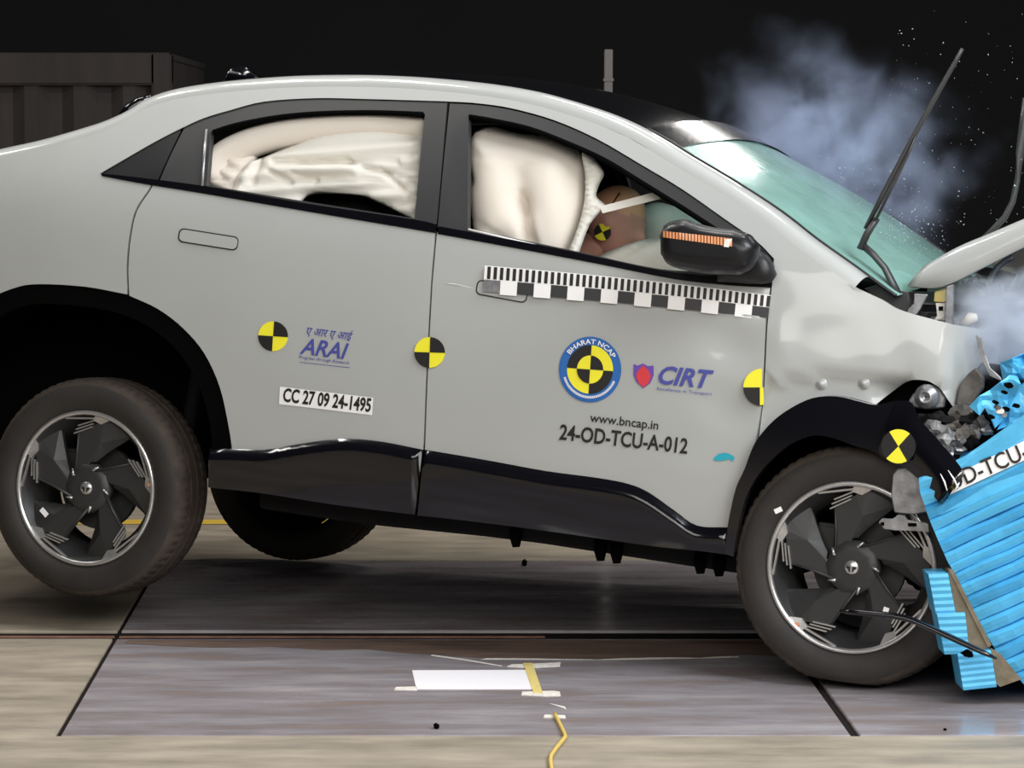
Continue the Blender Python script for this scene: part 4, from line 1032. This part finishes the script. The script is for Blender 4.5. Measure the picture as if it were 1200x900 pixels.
bpoly('torn_sheet', [(1172,425),(1186,420),(1200,414),(1240,400),(1260,420),(1240,440),(1200,445),(1186,441),(1176,446)], -.05, 'blue_dark', .05)
bpoly('torn_sheet', [(1194,452),(1230,430),(1290,410),(1330,440),(1240,480),(1200,492),(1180,500),(1168,504),(1184,478)], -.03, 'blue', .05)
bpoly('torn_sheet', [(1196,432),(1206,424),(1230,430),(1215,445),(1198,442)], .0, 'blue', .02)
rr2 = random.Random(11)
for i, (a, b_, s_, m_) in enumerate([(1183,452,4,'liner'),(1178,460,2.5,'liner'),(1168,472,2.5,'liner'),(1192,476,3,'liner'),(1173,482,4,'tape_white'),(1170,478,3,'dirty_metal'),(1177,486,3,'metal'),(1163,489,3,'liner'),(1180,480,3,'liner')]):
    P = [(a+s_*(1.0+.5*rr2.random())*math.cos(t), b_+s_*(.6+.5*rr2.random())*math.sin(t)) for t in np.linspace(0, 6.28, 8)[:-1]]
    q = [bpt(x, y, .045) for x, y in P]; raw('torn_hole' if m_ == 'liner' else 'torn_scrap', list(q)+[p+np.array([0,.03,0]) for p in q], [tuple(range(7)), tuple(range(13,6,-1))]+[(k,(k+1)%7,7+(k+1)%7,7+k) for k in range(7)], m_, ba)
# bumper blocks of fine honeycomb, stepped, with brown backing wedges
def hblock(name, pts, off, dpt, layers):
    tl, tr, br, bl = [np.array(p, float) for p in pts]; V = []; nl = layers*2
    for j in range(nl+1):
        v = j/nl; l_ = tl*(1-v)+bl*v; r_ = tr*(1-v)+br*v; o_ = off + (.0012 if j % 2 else -.001)
        for p in (l_, r_): V.append(bpt(p[0], p[1], o_))
    n1 = len(V); V += [p+np.array([.0,dpt,0]) for p in V]
    f = [(2*j,2*j+1,2*j+3,2*j+2) for j in range(nl)] + [(n1+2*j+2,n1+2*j+3,n1+2*j+1,n1+2*j) for j in range(nl)]
    f += [(2*j+2, n1+2*j+2, n1+2*j, 2*j) for j in range(nl)] + [(2*j+1, n1+2*j+1, n1+2*j+3, 2*j+3) for j in range(nl)] + [(0,n1,n1+1,1), (2*nl,2*nl+1,n1+2*nl+1,n1+2*nl)]
    return raw(name, V, f, 'blue', ba)
hblock('honeycomb_block', [(1088,673),(1111,672),(1120,719),(1097,720)], .030, .10, 6)
hblock('honeycomb_block', [(1098,719),(1131,718),(1136,766),(1107,767)], .034, .10, 6)
hblock('honeycomb_block', [(1122,766),(1161,762),(1168,805),(1129,809)], .038, .12, 6)
def wedge_b(pts, off, m='cardboard'):
    q = [bpt(x, y, off) for x, y in pts]; n_ = len(q)
    return raw('backing_wedge', list(q)+[p+np.array([0,.06,0]) for p in q], [tuple(range(n_)), tuple(range(2*n_-1,n_-1,-1))]+[(k,(k+1)%n_,n_+(k+1)%n_,n_+k) for k in range(n_)], m, ba)
wedge_b([(1111,669),(1116,670),(1131,704),(1132,717),(1120,719)], .022)
wedge_b([(1131,704),(1160,757),(1152,764),(1136,766),(1131,719)], .020)
wedge_b([(1161,760),(1172,766),(1197,796),(1172,805),(1166,800)], .022)
wedge_b([(1112,668),(1117,668),(1162,756),(1158,759)], .026)
# core and rigid block that carry the crushed layers
core = [(1140,560),(1420,430),(1420,800),(1210,800),(1160,735)]
q = [bpt(x, y, -.03) for x, y in core]; raw('honeycomb_core', list(q)+[p+np.array([.05,.9,0]) for p in q], [tuple(range(5)), tuple(range(9,4,-1))]+[(k,(k+1)%5,5+(k+1)%5,5+k) for k in range(5)], 'blue_dark', ba)
px0 = bpt(1420,700)[0]
box('rigid_block', (px0+.45, .35, .52), (.9, 1.5, 1.04), 'concrete', ba, .02)

# ------------------------------------------------------------------ things on the floor
def fquad(name, pts, m, lab, cat, z=.0015, th=.0012, group=None, parent=None):
    q = [flo(x, y) for x, y in pts]; c = np.mean(q, 0); n_ = len(q); V = [(p[0], p[1], z) for p in q] + [(p[0], p[1], z+th) for p in q]
    V = [(a-c[0], b_-c[1], zz-z) for a, b_, zz in V]
    o = raw(name, V, [tuple(range(n_-1,-1,-1)), tuple(range(n_,2*n_))]+[(k,(k+1)%n_,n_+(k+1)%n_,n_+k) for k in range(n_)], m, parent); o.location = (c[0], c[1], z)
    return tag(o, lab, cat, group)
fquad('paper_sheet', [(488,808),(627,808),(618,785.5),(483,786)], 'paper', 'white rectangular sheet lying flat on the steel plate', 'paper', .0004)
gp = 'white tape strips on the steel plate'
fquad('tape_strip', [(462,809),(489,809.5),(488,805),(464,805.5)], 'tape_white', 'short white tape strip at the left end of the white sheet', 'tape', .0004, group=gp)
fquad('tape_strip', [(594,781.5),(620,783),(656,781),(657,776.5),(640,777.5),(600,779)], 'tape_white', 'white tape strip across the far end of the yellow tape', 'tape', .0004, group=gp)
fquad('tape_strip', [(611,815),(640,816.5),(657,816),(656,811),(648,810),(612,811)], 'tape_white', 'white tape strip across the near end of the yellow tape', 'tape', .0004, group=gp)
fquad('tape_strip', [(637,841.5),(663,842),(662,838.5),(638,838)], 'tape_white', 'white tape strip holding down the yellow cable end', 'tape', .0004, group=gp)
fquad('yellow_tape', [(625,813),(636,813),(624,778),(613,778)], 'tape_yellow', 'yellow tape strip at the right end of the white sheet', 'tape', .0018)
fquad('chalk_mark', [(505,768.5),(545,774),(588,781),(588,780),(545,772.5),(506,767.2)], 'tape_white', 'thin pale chalk line slanting towards the yellow tape', 'chalk mark', .0002, .0002)
fquad('chalk_mark', [(563,773),(720,773.5),(866,770.5),(866,769),(720,771.5),(570,771.5)], 'tape_white', 'long pale chalk line running towards the front wheel', 'chalk mark', .0002, .0002)
fquad('chalk_mark', [(643,824),(662,828),(664,832),(661,830)], 'tape_white', 'short pale chalk tick between the lower tape strips', 'chalk mark', .0002, .0002)
pts = [flo(x, y) for x, y in spline([(650,839),(656,851),(662,864),(661,868),(650,882),(645,893),(649,915),(660,960)], 4)]; c = pts[0]
o = tube('cable', [(p[0]-c[0], p[1]-c[1], .006) for p in pts], .0055, 'cable'); o.location = (c[0], c[1], 0.0002); tag(o, 'yellow cable running from the last tape strip towards the camera', 'cable')
def crumb(px_, py_, s, lab, seed, z=None):
    q = flo(px_, py_) ; bm = bmesh.new(); bmesh.ops.create_icosphere(bm, subdivisions=1, radius=1); r_ = random.Random(seed)
    for v in bm.verts: v.co = Vector((v.co.x*s[0]*r_.uniform(.6,1.2), v.co.y*s[1]*r_.uniform(.6,1.2), max(-.6, v.co.z)*s[2]))
    o = from_bm('plastic_fragment', bm, 'liner', None); zz = min(v.co.z for v in o.data.vertices); o.location = (q[0], q[1], -zz+.0005)
    return tag(o, lab, 'fragment', 'black plastic fragments on the floor')
crumb(511,854,(.010,.014,.010), 'small black plastic fragment near the front edge of the steel plate', 3)
crumb(615,663,(.012,.02,.016), 'small black plastic fragment on the floor under the car sill', 4)
crumb(1107,856,(.006,.006,.004), 'tiny black plastic fragment on the plate below the barrier', 5)
fquad('trim_shard', [(1062,789),(1068,793),(1120,772),(1128,762),(1118,764)], 'matte_black', 'flat dark trim shard on the plate behind the front tyre', 'fragment', .004, .006)

# ------------------------------------------------------------------ flying glass and smoke
bm = bmesh.new(); rs = random.Random(21)
def shardat(px_, py_, y, s):
    p = Vector(dep(px_, py_, y)); vs = [bm.verts.new(p + Vector((rs.uniform(-1,1), rs.uniform(-1,1), rs.uniform(-1,1)))*s) for _ in range(4)]
    for f in ((0,1,2),(0,3,1),(1,3,2),(2,3,0)): bm.faces.new([vs[i] for i in f])
for _ in range(230):
    t = rs.random(); px_ = 985 + 215*rs.random(); py_ = 8 + 290*rs.random()**.7
    if px_ < 1040 and py_ < 150: continue
    shardat(px_, py_, rs.uniform(8.6, 9.8), rs.uniform(.0012,.0034))
for _ in range(170):
    px_ = rs.gauss(1062, 26); py_ = rs.gauss(268, 22)
    if py_ > 315: continue
    shardat(px_, py_, rs.uniform(8.7, 9.4), rs.uniform(.0012,.0030))
for _ in range(60): shardat(rs.gauss(985,20), rs.gauss(215,22), rs.uniform(9.3, 9.6), rs.uniform(.001,.0026))
o = from_bm('glass_spray', bm, 'shard'); tag(o, 'spray of tiny glass splinters flying above the bonnet', 'glass splinters', kind='stuff')
def smoke(name, px_, py_, y, rx, rz, ry, dens, lab, nscale, thr, col=(.57,.67,.93), seed=0., aniso=-.3, tiltr=0.):
    c = dep(px_, py_, y); bm = bmesh.new(); bmesh.ops.create_icosphere(bm, subdivisions=3, radius=1)
    o = from_bm(name, bm, None); o.location = c; o.scale = (rx, ry, rz); o.rotation_euler = (0, tiltr, 0)
    m = bpy.data.materials.new(name); m.use_nodes = True; n = m.node_tree.nodes; L = m.node_tree.links; n.remove(n['Principled BSDF'])
    pv = n.new('ShaderNodeVolumePrincipled'); pv.inputs['Color'].default_value = (*col, 1); pv.inputs['Anisotropy'].default_value = aniso
    tc = n.new('ShaderNodeTexCoord'); ln_ = n.new('ShaderNodeVectorMath'); ln_.operation = 'LENGTH'; 
    wn = n.new('ShaderNodeTexNoise'); wn.inputs['Scale'].default_value = 2.2; wn.inputs['Detail'].default_value = 4; L.new(tc.outputs['Object'], wn.inputs['Vector'])
    ws1 = n.new('ShaderNodeVectorMath'); ws1.operation = 'SUBTRACT'; ws1.inputs[1].default_value = (.5,.5,.5); L.new(wn.outputs['Color'], ws1.inputs[0])
    ws2 = n.new('ShaderNodeVectorMath'); ws2.operation = 'SCALE'; ws2.inputs['Scale'].default_value = 1.1; L.new(ws1.outputs[0], ws2.inputs[0])
    ws3 = n.new('ShaderNodeVectorMath'); ws3.operation = 'ADD'; L.new(tc.outputs['Object'], ws3.inputs[0]); L.new(ws2.outputs[0], ws3.inputs[1]); L.new(ws3.outputs[0], ln_.inputs[0])
    fo_ = n.new('ShaderNodeMapRange'); fo_.interpolation_type = 'SMOOTHSTEP'; fo_.inputs['From Min'].default_value = .78; fo_.inputs['From Max'].default_value = .0; fo_.inputs['To Min'].default_value = 0; fo_.inputs['To Max'].default_value = 1
    L.new(ln_.outputs['Value'], fo_.inputs['Value'])
    mp = n.new('ShaderNodeMapping'); mp.inputs['Location'].default_value = (seed, seed*.7, seed*.3); mp.inputs['Scale'].default_value = (rx*3, ry*3, rz*3); L.new(tc.outputs['Object'], mp.inputs['Vector'])
    t = n.new('ShaderNodeTexNoise'); t.inputs['Scale'].default_value = nscale; t.inputs['Detail'].default_value = 5; t.inputs['Roughness'].default_value = .55; t.inputs['Distortion'].default_value = .6; L.new(mp.outputs[0], t.inputs['Vector'])
    nr_ = n.new('ShaderNodeMapRange'); nr_.inputs['From Min'].default_value = thr; nr_.inputs['From Max'].default_value = thr+.28; L.new(t.outputs['Fac'], nr_.inputs['Value'])
    mu = n.new('ShaderNodeMath'); mu.operation = 'MULTIPLY'; L.new(fo_.outputs[0], mu.inputs[0]); L.new(nr_.outputs[0], mu.inputs[1])
    m2 = n.new('ShaderNodeMath'); m2.operation = 'MULTIPLY'; m2.inputs[1].default_value = dens; L.new(mu.outputs[0], m2.inputs[0]); L.new(m2.outputs[0], pv.inputs['Density'])
    L.new(pv.outputs[0], n['Material Output'].inputs['Volume']); o.data.materials.append(m)
    return tag(o, lab, 'smoke', kind='stuff')
smoke('smoke_cloud', 985, 182, 10.3, .70, .54, .55, 4.6, 'bluish smoke cloud drifting up behind the windscreen', 1.6, .40, tiltr=R(35))
smoke('smoke_puff', 1185, 380, 8.52, .30, .23, .18, 34., 'dense pale smoke puff over the crushed engine bay', 2.6, .30, col=(.78,.85,.97), seed=4.)
